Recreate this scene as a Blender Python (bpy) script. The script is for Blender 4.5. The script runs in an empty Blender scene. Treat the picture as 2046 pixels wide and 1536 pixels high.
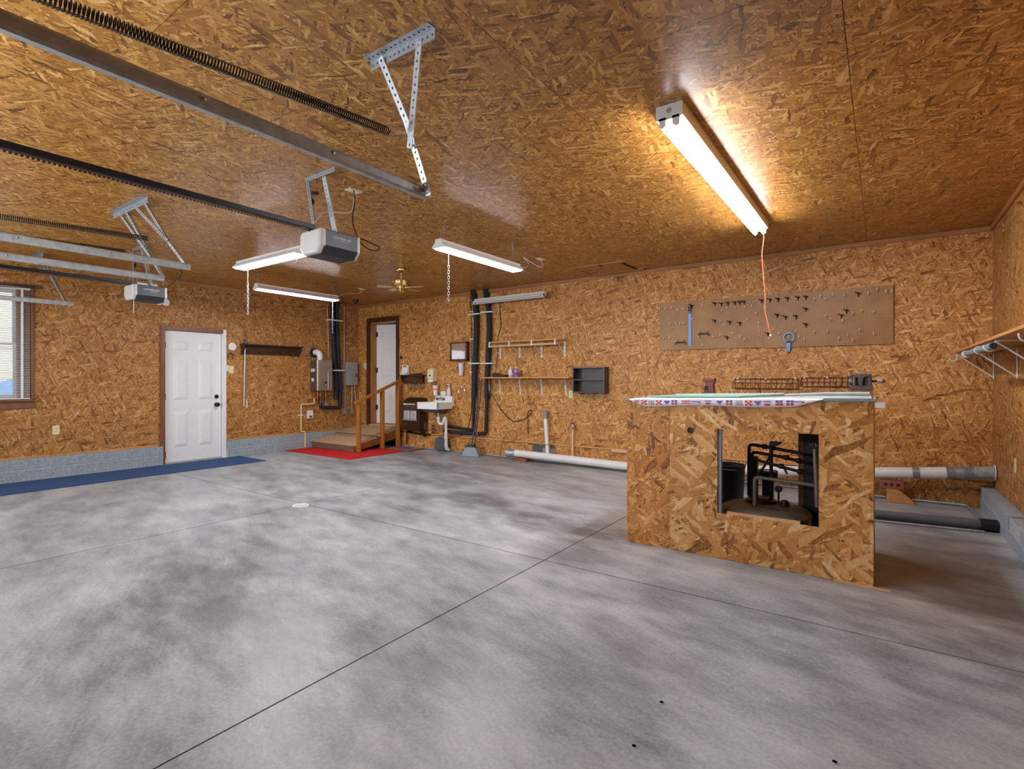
import bpy, bmesh, math, random
from mathutils import Vector, Matrix
random.seed(7)
S = bpy.context.scene
COL = S.collection
# ---------------------------------------------------------------- camera
H, YB, XA, XC, YF = 2.804, 6.98, -8.828, 0.90, -0.65     # ceiling, back wall, left wall, right wall, front wall
cd = bpy.data.cameras.new('camera'); cam = bpy.data.objects.new('camera', cd); COL.objects.link(cam)
cam.location = (0, 0, 1.2768); cam.rotation_euler = (math.radians(90), 0, math.radians(35.294))
cd.sensor_width = 36; cd.sensor_fit = 'HORIZONTAL'; cd.lens = 36*1042.866/2046; cd.shift_y = -(768-758.684)/2046
cd.clip_start = 0.02; cd.clip_end = 200
S.camera = cam
# ---------------------------------------------------------------- view
S.view_settings.view_transform = 'Standard'; S.view_settings.look = 'None'
S.view_settings.exposure = 0.0; S.view_settings.gamma = 1.0; S.view_settings.use_curve_mapping = False
# ---------------------------------------------------------------- world: soft bright overcast sky
W = bpy.data.worlds.new('sky'); S.world = W; W.use_nodes = True
wn = W.node_tree.nodes; wl = W.node_tree.links
bg = wn['Background']; bg.inputs['Color'].default_value = (0.80, 0.90, 1.0, 1); bg.inputs['Strength'].default_value = 2.2
sun = bpy.data.lights.new('sun', 'SUN'); sun.energy = 3.5; sun.angle = math.radians(3); sun.color = (1, .96, .9)
so = bpy.data.objects.new('sun', sun); COL.objects.link(so); so.rotation_euler = (math.radians(-40), math.radians(35), 0)
# added fill lamps behind the camera, set at made-up garage door window rows
for _i, _x in enumerate((-3.215, -6.66)):
    _l = bpy.data.lights.new('door_fill_light', 'AREA'); _l.shape = 'RECTANGLE'; _l.size = 2.5; _l.size_y = .42; _l.energy = 85; _l.color = (.86, .93, 1.0)
    _o = bpy.data.objects.new('door_fill_light', _l); COL.objects.link(_o); _o.location = (_x, YF-.03, 1.88); _o.rotation_euler = (math.radians(90), 0, 0)
LIT = 82.0          # strength of every lit tube / diffuser in the room

S.cycles.max_bounces = 6; S.cycles.diffuse_bounces = 3; S.cycles.light_sampling_threshold = .03; S.cycles.glossy_bounces = 3; S.cycles.transmission_bounces = 4; S.cycles.caustics_reflective = False; S.cycles.caustics_refractive = False
S.cycles.use_adaptive_sampling = True; S.cycles.adaptive_threshold = .05; S.cycles.adaptive_min_samples = 16; S.cycles.use_light_tree = False
# ---------------------------------------------------------------- mesh helper
class MB:
    def __init__(s): s.v = []; s.f = []; s.m = []; s.mi = 0
    def add(s, vs, fs):
        o = len(s.v); s.v += [tuple(p) for p in vs]
        for f in fs: s.f.append(tuple(i+o for i in f)); s.m.append(s.mi)
        return s
    def box(s, x0, x1, y0, y1, z0, z1):
        x0, x1 = min(x0, x1), max(x0, x1); y0, y1 = min(y0, y1), max(y0, y1); z0, z1 = min(z0, z1), max(z0, z1)
        return s.add([(x0,y0,z0),(x1,y0,z0),(x1,y1,z0),(x0,y1,z0),(x0,y0,z1),(x1,y0,z1),(x1,y1,z1),(x0,y1,z1)],
              [(0,3,2,1),(4,5,6,7),(0,1,5,4),(1,2,6,5),(2,3,7,6),(3,0,4,7)])
    def hexa(s, b, t):          # bottom 4 + top 4 points, any shape
        return s.add(list(b)+list(t), [(0,3,2,1),(4,5,6,7),(0,1,5,4),(1,2,6,5),(2,3,7,6),(3,0,4,7)])
    def bar(s, p0, p1, w, h, up=(0,0,1)):   # rectangular bar along p0-p1, w sideways, h along up
        p0 = Vector(p0); p1 = Vector(p1); d = (p1-p0).normalized(); u = Vector(up)
        a = d.cross(u)
        if a.length < 1e-4: a = d.cross(Vector((1,0,0)))
        a.normalize(); u = a.cross(d).normalized()
        q = lambda p: [p-a*w/2-u*h/2, p+a*w/2-u*h/2, p+a*w/2+u*h/2, p-a*w/2+u*h/2]
        return s.hexa(q(p0), q(p1))
    def tube(s, pts, r, n=8, closed=False, cap=True):
        pts = [Vector(p) for p in pts]; N = len(pts)
        rs = r if isinstance(r, (list, tuple)) else [r]*N
        tg = []
        for i in range(N):
            if closed: t = pts[(i+1) % N]-pts[i-1]
            elif i == 0: t = pts[1]-pts[0]
            elif i == N-1: t = pts[-1]-pts[-2]
            else: t = (pts[i+1]-pts[i]).normalized()+(pts[i]-pts[i-1]).normalized()
            if t.length < 1e-9: t = Vector((0,0,1))
            tg.append(t.normalized())
        a = tg[0].cross(Vector((0,0,1)))
        if a.length < 1e-3: a = tg[0].cross(Vector((1,0,0)))
        a.normalize(); vs = []; fs = []
        for i in range(N):
            a = (a-tg[i]*a.dot(tg[i]))
            if a.length < 1e-6: a = tg[i].orthogonal()
            a.normalize(); b = tg[i].cross(a)
            for k in range(n):
                w = 2*math.pi*k/n; vs.append(pts[i]+(a*math.cos(w)+b*math.sin(w))*rs[i])
        for i in range(N if closed else N-1):
            j = (i+1) % N
            for k in range(n):
                k2 = (k+1) % n; fs.append((i*n+k, i*n+k2, j*n+k2, j*n+k))
        if cap and not closed:
            fs.append(tuple(range(n-1, -1, -1))); fs.append(tuple((N-1)*n+k for k in range(n)))
        return s.add(vs, fs)
    def lathe(s, prof, c=(0,0,0), axis='Z', n=24):   # prof: (r, h) along the axis
        c = Vector(c); vs = []; fs = []; N = len(prof)
        for r, h in prof:
            for k in range(n):
                w = 2*math.pi*k/n; a, b = r*math.cos(w), r*math.sin(w)
                vs.append(c+(Vector((a,b,h)) if axis == 'Z' else Vector((h,a,b)) if axis == 'X' else Vector((b,h,a))))
        for i in range(N-1):
            for k in range(n):
                k2 = (k+1) % n; fs.append((i*n+k, i*n+k2, (i+1)*n+k2, (i+1)*n+k))
        if prof[0][0] > 1e-6: fs.append(tuple(range(n-1, -1, -1)))
        if prof[-1][0] > 1e-6: fs.append(tuple((N-1)*n+k for k in range(n)))
        return s.add(vs, fs)
    def prism(s, poly, ax, d0, d1):     # polygon in the plane normal to ax; poly coords are the other two axes in x,y,z order
        def P(a, b, d): return (d,a,b) if ax == 'X' else (a,d,b) if ax == 'Y' else (a,b,d)
        n = len(poly); vs = [P(a,b,d0) for a,b in poly]+[P(a,b,d1) for a,b in poly]
        fs = [tuple(range(n)), tuple(range(2*n-1, n-1, -1))]
        for i in range(n): j = (i+1) % n; fs.append((i, i+n, j+n, j))
        return s.add(vs, fs)
    def perf(s, o, al, sd, L, w, sp=.03, r=.006):   # perforated plate from o along al (length L), width w along sd
        o = Vector(o); al = Vector(al).normalized(); sd = Vector(sd); sd = (sd-al*sd.dot(al)).normalized()
        n = max(1, int(round(L/sp))); sp = L/n
        for i in range(n):
            c = o+al*(i+.5)*sp+sd*w/2
            sq = [(1,0),(1,1),(0,1),(-1,1),(-1,0),(-1,-1),(0,-1),(1,-1)]
            vo = [c+al*a*sp/2+sd*b*w/2 for a, b in sq]
            vi = [c+(al*math.cos(k*math.pi/4)+sd*math.sin(k*math.pi/4))*r for k in range(8)]
            s.add(vo+vi, [(k, (k+1) % 8, 8+(k+1) % 8, 8+k) for k in range(8)])
        return s
    def angle(s, p0, p1, d1, d2, w=.032, sp=.03, r=.006):   # perforated L angle
        p0 = Vector(p0); p1 = Vector(p1); L = (p1-p0).length
        s.perf(p0, p1-p0, d1, L, w, sp, r); s.perf(p0, p1-p0, d2, L, w, sp, r); return s
    def chain(s, p0, p1, l=.028, w=.0075, r=.0022):
        p0 = Vector(p0); p1 = Vector(p1); d = (p1-p0); L = d.length; d.normalize(); n = max(1, int(L/(l*.72)))
        a = d.orthogonal().normalized(); b = d.cross(a)
        for i in range(n):
            c = p0+d*L*(i+.5)/n; e = a if i % 2 else b
            s.tube([c+d*(l/2-w)*(1 if math.sin(t) > 0 else -1)+d*math.sin(t)*w+e*math.cos(t)*w for t in [math.pi*(k+.5)/4 for k in range(8)]], r, 4, True)
        return s
    def mat(s, i): s.mi = i; return s
OFF = {}
def mesh_obj(name, mb, mat, off, smooth, bevel, solid):
    me = bpy.data.meshes.new(name); me.from_pydata([(x-off[0], y-off[1], z-off[2]) for x, y, z in mb.v], [], mb.f)
    for m in (mat if isinstance(mat, (list, tuple)) else [mat]): me.materials.append(m)
    if any(mb.m): me.polygons.foreach_set('material_index', mb.m)
    bm = bmesh.new(); bm.from_mesh(me)
    if not solid: bmesh.ops.recalc_face_normals(bm, faces=bm.faces)
    if smooth:
        for f in bm.faces: f.smooth = True
        ca = math.cos(math.radians(38))
        for e in bm.edges:
            if len(e.link_faces) == 2 and e.link_faces[0].normal.dot(e.link_faces[1].normal) < ca: e.smooth = False
    bm.to_mesh(me); bm.free(); me.update()
    o = bpy.data.objects.new(name, me); COL.objects.link(o)
    if solid:
        md = o.modifiers.new('solid', 'SOLIDIFY'); md.thickness = solid; md.offset = 0
    if bevel:
        md = o.modifiers.new('bevel', 'BEVEL'); md.width = bevel; md.segments = 2; md.limit_method = 'ANGLE'; md.angle_limit = math.radians(40)
    return o
def tag(o, label=None, cat=None, group=None, kind=None):
    if label: o['label'] = label
    if cat: o['category'] = cat
    if group: o['group'] = group
    if kind: o['kind'] = kind
    return o
def thing(name, label, cat, loc, group=None):
    o = bpy.data.objects.new(name, None); COL.objects.link(o); o.location = loc; o.empty_display_size = .05
    OFF[o.name] = Vector(loc); return tag(o, label, cat, group)
def part(parent, name, mb, mat, smooth=False, bevel=0, label=None, solid=0, kind=None):
    off = OFF[parent.name]; o = mesh_obj(name, mb, mat, off, smooth, bevel, solid); o.parent = parent; OFF[o.name] = off
    return tag(o, label, None, None, kind)
def single(name, mb, mat, label, cat, loc=None, group=None, smooth=False, bevel=0, solid=0, kind=None):
    if loc is None:
        xs, ys, zs = zip(*mb.v); loc = ((min(xs)+max(xs))/2, (min(ys)+max(ys))/2, min(zs))
    o = mesh_obj(name, mb, mat, Vector(loc), smooth, bevel, solid); o.location = loc; OFF[o.name] = Vector(loc)
    return tag(o, label, cat, group, kind)
def struct(name, mb, mat, label, smooth=False, bevel=0):
    return single(name, mb, mat, label, None, (0,0,0), None, smooth, bevel, 0, 'structure')
def copy_tree(o, d, parent=None, label=None):
    c = o.copy(); COL.objects.link(c)
    if parent: c.parent = parent
    else: c.location = Vector(o.location)+Vector(d); OFF[c.name] = OFF[o.name]+Vector(d)
    if label: c['label'] = label
    for ch in list(o.children): copy_tree(ch, d, c)
    return c
def curve(pts, n=6):      # Catmull-Rom through points
    P = [Vector(p) for p in pts]; P = [P[0]*2-P[1]]+P+[P[-1]*2-P[-2]]; out = []
    for i in range(1, len(P)-2):
        for k in range(n):
            t = k/n; a, b, c, d = P[i-1:i+3]
            out.append(.5*((2*b)+(c-a)*t+(2*a-5*b+4*c-d)*t*t+(3*b-a-3*c+d)*t**3))
    return out+[P[-2]]
def text_mb(txt, size, o, xd, yd, lift=.0006):
    cu = bpy.data.curves.new('t', 'FONT'); cu.body = txt; cu.size = size; cu.align_x = 'CENTER'; cu.align_y = 'CENTER'
    ob = bpy.data.objects.new('t', cu); COL.objects.link(ob); bpy.context.view_layer.update()
    me = bpy.data.meshes.new_from_object(ob.evaluated_get(bpy.context.evaluated_depsgraph_get()))
    o = Vector(o); xd = Vector(xd).normalized(); yd = Vector(yd).normalized(); z = xd.cross(yd)
    mb = MB().add([o+xd*v.co.x+yd*v.co.y+z*lift for v in me.vertices], [tuple(p.vertices) for p in me.polygons])
    bpy.data.objects.remove(ob); bpy.data.meshes.remove(me); bpy.data.curves.remove(cu); return mb
# ---------------------------------------------------------------- materials
def srgb(r, g, b):
    f = lambda c: c/12.92 if c <= .04045 else ((c+.055)/1.055)**2.4
    return (f(r/255), f(g/255), f(b/255), 1)
class NT:
    def __init__(s, name):
        s.m = bpy.data.materials.new(name); s.m.use_nodes = True; s.t = s.m.node_tree; s.b = s.t.nodes['Principled BSDF']
    def n(s, ty, **k):
        nd = s.t.nodes.new(ty)
        for a, v in k.items(): setattr(nd, a, v)
        return nd
    def l(s, a, b): s.t.links.new(a, b)
    def set(s, nd, i, v):
        if hasattr(v, 'is_output'): s.l(v, nd.inputs[i])
        else: nd.inputs[i].default_value = v
    def math(s, op, a, b=0.0, c=0.0):
        nd = s.n('ShaderNodeMath', operation=op); s.set(nd, 0, a); s.set(nd, 1, b); s.set(nd, 2, c); return nd.outputs[0]
    def mix(s, f, a, b, bt='MIX'):
        nd = s.n('ShaderNodeMix', data_type='RGBA', blend_type=bt); s.set(nd, 0, f); s.set(nd, 6, a); s.set(nd, 7, b); return nd.outputs[2]
    def noise(s, vec, sc, det=2, rough=.5, dim='3D', dist=0):
        nd = s.n('ShaderNodeTexNoise', noise_dimensions=dim); nd.inputs['Scale'].default_value = sc; nd.inputs['Detail'].default_value = det
        nd.inputs['Roughness'].default_value = rough; nd.inputs['Distortion'].default_value = dist
        if vec is not None: s.l(vec, nd.inputs['Vector'])
        return nd.outputs[0]
    def ramp(s, f, stops):
        nd = s.n('ShaderNodeValToRGB'); e = nd.color_ramp.elements
        while len(e) < len(stops): e.new(.5)
        for x, (p, c) in zip(e, stops): x.position = p; x.color = c if len(c) == 4 else (*c, 1)
        s.set(nd, 0, f); return nd.outputs[0]
    def mapping(s, vec, loc=(0,0,0), rot=0, sc=(1,1,1)):
        nd = s.n('ShaderNodeMapping'); s.l(vec, nd.inputs[0]); nd.inputs['Location'].default_value = loc
        nd.inputs['Rotation'].default_value = (0,0,rot); nd.inputs['Scale'].default_value = sc; return nd.outputs[0]
    def pos(s): return s.n('ShaderNodeNewGeometry').outputs['Position']
    def bump(s, h, st=.3, d=.01):
        nd = s.n('ShaderNodeBump'); nd.inputs['Strength'].default_value = st; nd.inputs['Distance'].default_value = d
        s.l(h, nd.inputs['Height']); s.l(nd.outputs[0], s.b.inputs['Normal'])
def M(name, col, rough=.5, metal=0, var=.12, sc=14, bump=0, spec=.5, emit=0):
    k = NT(name); c = srgb(*col); v = k.noise(k.pos(), sc, 2, .6)
    lo = tuple(x*(1-var) for x in c[:3])+(1,); hi = tuple(min(1, x*(1+var)) for x in c[:3])+(1,)
    k.l(k.ramp(v, [(.3, lo), (.7, hi)]), k.b.inputs['Base Color'])
    k.b.inputs['Roughness'].default_value = rough; k.b.inputs['Metallic'].default_value = metal; k.b.inputs['Specular IOR Level'].default_value = spec
    if bump: k.bump(v, bump, .004)
    if emit: k.b.inputs['Emission Color'].default_value = c; k.b.inputs['Emission Strength'].default_value = emit
    return k.m
def osb(name, axes, tones, size=1.0, rough=.5, spec=.35, seed=0, turn=0.0):
    """strand board: layers of long flat chips, each with its own tone"""
    k = NT(name); sp = k.n('ShaderNodeSeparateXYZ'); k.l(k.pos(), sp.inputs[0]); rnd = k.n('ShaderNodeObjectInfo').outputs['Random']
    cb = k.n('ShaderNodeCombineXYZ'); off = k.math('MULTIPLY', rnd, 53.0)
    k.l(k.math('ADD', sp.outputs[axes[0]], off), cb.inputs[0]); k.l(k.math('ADD', sp.outputs[axes[1]], off), cb.inputs[1])
    wob = k.n('ShaderNodeTexNoise', noise_dimensions='2D'); k.l(cb.outputs[0], wob.inputs['Vector']); wob.inputs['Scale'].default_value = 14/size; wob.inputs['Detail'].default_value = 1
    vm = k.n('ShaderNodeVectorMath', operation='MULTIPLY_ADD'); k.l(wob.outputs['Color'], vm.inputs[0]); vm.inputs[1].default_value = (.02*size,)*3; k.l(cb.outputs[0], vm.inputs[2])
    vec = vm.outputs[0]
    stops = [(p, srgb(*c)) for p, c in tones]
    tone = None
    lay = [(.35, 34, 80, 0), (1.30, 20, 92, .40), (-.72, 18, 96, .42), (-1.25, 22, 104, .45), (.80, 13, 66, .60), (-.18, 12, 60, .70), (1.62, 9, 44, .84)]
    for i, (ang, a, b, th) in enumerate(lay):
        mp = k.mapping(k.mapping(vec, (0,0,0), ang+turn), (i*3.1+seed, i*7.7, 0), 0, (a/size, b/size, 1))
        vo = k.n('ShaderNodeTexVoronoi', voronoi_dimensions='2D', feature='F1'); k.l(mp, vo.inputs['Vector']); vo.inputs['Scale'].default_value = 1
        s3 = k.n('ShaderNodeSeparateColor'); k.l(vo.outputs['Color'], s3.inputs[0])
        t = k.math('MULTIPLY_ADD', vo.outputs['Distance'], -.16, s3.outputs[0])
        if tone is None: tone = t
        else:
            nd = k.n('ShaderNodeMix', data_type='FLOAT'); k.l(k.math('GREATER_THAN', s3.outputs[1], th), nd.inputs[0]); k.l(tone, nd.inputs[2]); k.l(t, nd.inputs[3]); tone = nd.outputs[0]
    tone = k.math('MULTIPLY_ADD', tone, .84, .13)
    gr = k.noise(k.mapping(k.mapping(vec, (0,0,0), .5+turn), (0,0,0), 0, (60/size, 150/size, 1)), 1.0, 1, .6, '2D')
    tone = k.math('MULTIPLY_ADD', k.math('SUBTRACT', gr, .5), .34, tone)
    col = k.ramp(tone, stops)
    big = k.noise(cb.outputs[0], 1.3, 3, .6, '2D')
    v = k.math('MULTIPLY_ADD', big, .34, .80); v = k.math('MULTIPLY_ADD', rnd, .08, v)
    hs = k.n('ShaderNodeHueSaturation'); k.l(col, hs.inputs['Color']); k.l(v, hs.inputs['Value'])
    k.l(hs.outputs[0], k.b.inputs['Base Color'])
    k.b.inputs['Specular IOR Level'].default_value = spec
    k.l(k.math('MULTIPLY_ADD', gr, .25, rough-.12), k.b.inputs['Roughness'])
    return k.m
T_CEIL = [(.0, (60,35,12)), (.08, (110,68,23)), (.24, (150,98,37)), (.6, (174,121,52)), (.88, (204,153,84)), (1, (228,187,128))]
T_WALL = [(.0, (76,42,18)), (.08, (130,80,33)), (.24, (172,114,53)), (.6, (196,138,74)), (.88, (218,168,106)), (1, (236,200,152))]
T_BENCH = [(.0, (70,42,22)), (.08, (126,76,34)), (.24, (172,110,50)), (.6, (196,134,68)), (.88, (216,164,100)), (1, (236,198,146))]
m_ceil = osb('osb_ceiling', (0,1), T_CEIL, 1.0, .36, .6, turn=-.25)
m_wallb = osb('osb_back', (0,2), T_WALL, 1.0, turn=1.35)
m_wallb = m_wallb
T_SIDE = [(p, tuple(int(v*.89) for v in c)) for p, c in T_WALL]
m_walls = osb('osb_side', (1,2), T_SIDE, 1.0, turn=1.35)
m_bench = osb('osb_bench', (0,2), T_BENCH, 1.2, turn=.6)
def concrete():
    k = NT('concrete_floor'); p = k.pos(); sp = k.n('ShaderNodeSeparateXYZ'); k.l(p, sp.inputs[0])
    rot = lambda a: k.mapping(p, (0,0,0), a)
    big = k.noise(k.mapping(rot(.35), (3,1,0), 0, (.45, .95, 1)), 1.0, 5, .6)
    mid = k.noise(k.mapping(rot(.2), (7,2,0), 0, (2.2, 4.5, 1)), 1.0, 6, .68)
    grit = k.noise(p, 60, 3, .7)
    scr = k.noise(k.mapping(rot(.5), (1,9,0), 0, (3, 60, 1)), 1.0, 2, .6)
    v = k.math('MULTIPLY', big, .55); v = k.math('MULTIPLY_ADD', mid, .46, v); v = k.math('MULTIPLY_ADD', grit, .24, v); v = k.math('MULTIPLY_ADD', scr, .07, v)
    col = k.ramp(v, [(.50, srgb(102,107,112)), (.585, srgb(134,139,144)), (.655, srgb(155,160,164)), (.73, srgb(175,179,182)), (.83, srgb(200,203,205))])
    def spot(x, y, rx, ry, amt, c, col):
        dx = k.math('DIVIDE', k.math('SUBTRACT', sp.outputs[0], x), rx); dy = k.math('DIVIDE', k.math('SUBTRACT', sp.outputs[1], y), ry)
        d = k.math('SQRT', k.math('ADD', k.math('MULTIPLY', dx, dx), k.math('MULTIPLY', dy, dy)))
        d = k.math('MULTIPLY_ADD', k.math('SUBTRACT', mid, .5), 2.2, d)
        f = k.math('MULTIPLY', k.math('SUBTRACT', 1.35, d), .8*amt)
        f = k.math('MINIMUM', k.math('MAXIMUM', f, 0.0), amt)
        return k.mix(f, col, c)
    oil = srgb(80,80,82)
    for a in [(-3.35,4.3,.8,.26,.62), (-2.15,3.95,.75,.26,.66), (-1.75,3.35,.5,.3,.4), (-4.75,4.9,.8,.35,.42), (.3,4.75,.6,1.3,.62), (.62,3.9,.35,.45,.6), (-5.4,5.7,1.5,.3,.36),
              (-2.9,1.45,.7,.38,.5), (-3.7,1.6,.6,.2,.4), (-1.0,2.25,.32,.4,.25), (-1.75,1.6,.35,.5,.25)]:
        col = spot(*a, oil, col)
    k.l(col, k.b.inputs['Base Color'])
    k.l(k.ramp(mid, [(.3, (.31,)*3), (.7, (.48,)*3)]), k.b.inputs['Roughness'])
    k.b.inputs['Specular IOR Level'].default_value = .5
    return k.m
m_conc = concrete()
def peg():
    k = NT('pegboard_brown'); p = k.pos(); sp = k.n('ShaderNodeSeparateXYZ'); k.l(p, sp.inputs[0])
    def cell(o): return k.math('SUBTRACT', k.math('FRACT', k.math('DIVIDE', o, .0254)), .5)
    a, b = cell(sp.outputs[0]), cell(sp.outputs[2])
    d = k.math('SQRT', k.math('ADD', k.math('MULTIPLY', a, a), k.math('MULTIPLY', b, b)))
    f = k.math('LESS_THAN', d, .12)
    base = k.ramp(k.noise(p, 5, 4, .6), [(.3, srgb(148,104,54)), (.7, srgb(170,124,72))])
    k.l(k.mix(f, base, srgb(52,32,18)), k.b.inputs['Base Color']); k.b.inputs['Roughness'].default_value = .45
    return k.m
m_peg = peg()
def wood(name, c0, c1, axis, rough=.45, sc=1):
    k = NT(name); s = [22*sc, 22*sc, 22*sc]; s[axis] = 1.6*sc
    n = k.noise(k.mapping(k.pos(), (1,2,3), 0, tuple(s)), 1.0, 4, .65, dist=.4)
    k.l(k.ramp(n, [(.3, srgb(*c0)), (.7, srgb(*c1))]), k.b.inputs['Base Color']); k.b.inputs['Roughness'].default_value = rough
    return k.m
m_oakx = wood('oak_board', (186,130,74), (222,172,112), 0)
m_oaky = wood('pine_board', (176,116,62), (208,150,92), 1)
m_post = wood('stained_lumber', (138,84,30), (186,122,50), 2)
m_ramp = wood('ramp_lumber', (112,66,30), (160,104,52), 1)
m_lumber = wood('pale_lumber', (196,152,104), (226,190,146), 0)
m_dkwood = wood('dark_walnut', (44,26,16), (78,48,30), 1, .4)
m_dkwoodx = wood('dark_walnut_x', (58,32,20), (98,58,36), 0, .4)
m_esp = M('espresso_panel', (58,46,48), .35, 0, .1)
m_trimw = wood('brown_casing', (112,68,46), (138,88,62), 2, .4)
m_trimd = wood('dark_casing', (58,30,22), (84,46,32), 2, .4)
m_jamb = wood('golden_jamb', (150,98,40), (186,130,62), 2, .4)
m_crown = wood('crown_wood', (150,98,54), (184,126,76), 0)
m_crowny = wood('crown_wood_y', (150,98,54), (184,126,76), 1)
m_white = M('white_paint', (232,232,232), .38, 0, .02)
m_plast = M('white_plastic', (228,228,226), .4, 0, .03)
m_lens = M('milky_lens', (190,189,186), .3, 0, .03)
m_cream = M('cream_plastic', (226,214,168), .4, 0, .04)
m_creamp = M('cream_pipe', (228,206,150), .4, 0, .06)
m_block = M('grey_block', (150,160,168), .9, 0, .2, 40, .5)
m_mortar = M('mortar', (176,182,186), .95, 0, .12, 60, .4)
m_joint = M('joint_filler', (34,33,32), .9)
m_gap = M('shadow_gap', (40,28,18), .9)
m_black = M('black_metal', (24,26,32), .35, .3, .1)
m_rubber = M('black_foam', (30,33,38), .75, 0, .12, 30, .2)
m_plblk = M('black_plastic', (26,26,28), .45)
m_dkblue = M('charcoal_plastic', (52,62,72), .42, 0, .06)
m_dkblue2 = M('charcoal_plastic_low', (40,44,50), .42, 0, .06)
m_galv = M('galvanised', (168,174,180), .42, .6, .14, 60)
m_galvd = M('galvanised_dull', (164,169,170), .45, .12, .18, 25)
m_steel = M('brushed_steel', (188,180,172), .35, .8, .06)
m_steeld = M('dark_steel', (120,108,98), .4, .7, .08)
m_chrome = M('chrome', (235,235,238), .08, 1, .02)
m_brass = M('brass', (226,198,128), .2, 1, .05)
m_grey = M('grey_enamel', (162,166,164), .4, .2, .05)
m_greyp = M('grey_pvc', (128,140,152), .45, 0, .06)
m_greyd = M('grey_bin', (84,88,92), .6, 0, .1)
m_pvc = M('white_pvc', (226,226,224), .35, 0, .05, 6)
m_porc = M('porcelain', (238,238,236), .12, 0, .01)
m_tape = M('duct_tape', (150,154,160), .3, .5, .2, 60)
m_brick = M('red_brick', (150,84,70), .9, 0, .18, 60, .4)
m_red = M('red_enamel', (170,34,34), .4, 0, .08)
m_dkred = M('maroon_iron', (112,52,54), .5, .2, .2)
m_iron = M('dark_iron', (92,84,84), .45, .5, .2, 40)
m_bliron = M('black_iron_pipe', (42,30,26), .5, .4, .25, 40)
m_tank = M('grey_tank_metal', (128,120,110), .5, .3, .2, 10)
m_bronze = M('brown_enamel', (70,46,28), .3, .3, .12)
m_ceram = M('white_ceramic', (226,224,232), .7, 0, .1, 30)
m_orange = M('orange_cord', (255,120,84), .5, 0, .06)
m_tan = M('tan_carpet', (192,158,122), .95, 0, .16, 60, .6)
m_tand = M('carpet_fringe', (118,92,74), .95, 0, .4, 45, .5)
m_rug_b = M('blue_carpet', (42,74,122), .97, 0, .22, 90, .7)
m_rug_r = M('red_carpet', (196,14,22), .97, 0, .12, 90, .6)
m_rug_o = M('orange_mat', (164,108,54), .95, 0, .2, 60, .4)
m_purple = M('purple_print', (84,72,160), .95, 0, .12, 60)
m_blued = M('blue_tool', (112,164,226), .4, 0, .05)
m_blue = M('blue_print', (70,104,196), .7, 0, .05)
m_viol = M('violet_print', (112,96,190), .7, 0, .05)
m_redp = M('red_print', (206,62,66), .7, 0, .05)
m_clothw = M('white_oilcloth', (240,234,238), .45, 0, .03)
m_film = M('cloudy_plastic', (172,180,178), .6, 0, .1, 9)
m_teal = M('pale_green_glass', (132,176,166), .45, 0, .05)
m_beige = M('beige_siding', (226,216,192), .8, 0, .04)
m_tarp = M('blue_tarp', (62,136,206), .5, 0, .2, 6)
m_grass = M('gravel_yard', (170,166,158), .95, 0, .3, 8)
m_wirew = M('white_wire', (226,220,206), .4, 0, .03)
m_rust = M('rusty_wire', (92,52,34), .5, .5, .2)
m_spray1 = M('lilac_can', (206,204,232), .35, .2, .05)
m_spray2 = M('purple_can', (160,136,204), .35, .2, .05)
m_strap = M('white_strap', (232,234,236), .35, 0, .04)
m_bristle = M('grey_bristles', (150,162,176), .8, 0, .2, 80)
m_handle = M('broom_handle', (66,68,74), .35, .4, .1)
m_paper = M('paper_label', (236,234,230), .7, 0, .02)
m_copper = M('copper_fitting', (176,112,78), .35, .8, .12, 30)
m_anch = M('anchor_steel', (66,68,70), .5, .5)
def glass():
    k = NT('window_glass'); k.b.inputs['Transmission Weight'].default_value = 1; k.b.inputs['Roughness'].default_value = 0.0; k.b.inputs['IOR'].default_value = 1.02
    k.b.inputs['Base Color'].default_value = (.97,.98,.98,1); return k.m
m_glass = glass()
def mirror():
    k = NT('mirror_glass'); k.b.inputs['Metallic'].default_value = 1; k.b.inputs['Roughness'].default_value = .02; k.b.inputs['Base Color'].default_value = (.9,.9,.9,1); return k.m
m_mirror = mirror()
m_lit = M('lit_tube', (250,250,255), .4, 0, 0, emit=LIT)
m_litp = M('lit_diffuser', (252,250,255), .4, 0, 0, emit=LIT*.75)
# ---------------------------------------------------------------- the room
# floor: dark bed with sawn slabs
fl = struct('floor', MB().box(-9.1, 1.1, -.8, 7.2, -.12, -.0012), m_joint, 'grey concrete garage floor with sawn joints')
xs = [-8.95, -4.86, -1.95, 1.02]; ys = [-.75, 3.15, 7.1]
for i in range(3):
    for j in range(2):
        g = .004
        part(fl, 'slab', MB().box(xs[i]+g, xs[i+1]-g, ys[j]+g, ys[j+1]-g, -.05, 0), m_conc)
# ceiling: strand boards nailed in columns with staggered ends
ce = struct('ceiling', MB().box(-9.1, 1.1, -.8, 7.2, H+.012, H+.1), m_gap, 'strand board ceiling with visible seams')
cx = [1.0, -.13, -1.42, -2.72, -4.03, -5.34, -6.62, -7.92, -8.93]
ends = [4.3, 2.285, 3.4, 1.70, 3.0, 1.80, 3.6, 2.2]
for i in range(8):
    e = [-.75]+[y for y in (ends[i]-2.44, ends[i], ends[i]+2.44, ends[i]+4.88) if -.5 < y < 6.9]+[7.05]
    for a, b in zip(e, e[1:]):
        part(ce, 'panel', MB().box(cx[i]-.0015, cx[i+1]+.0015, a+.0015, b-.0015, H, H+.012), m_ceil)
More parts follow.
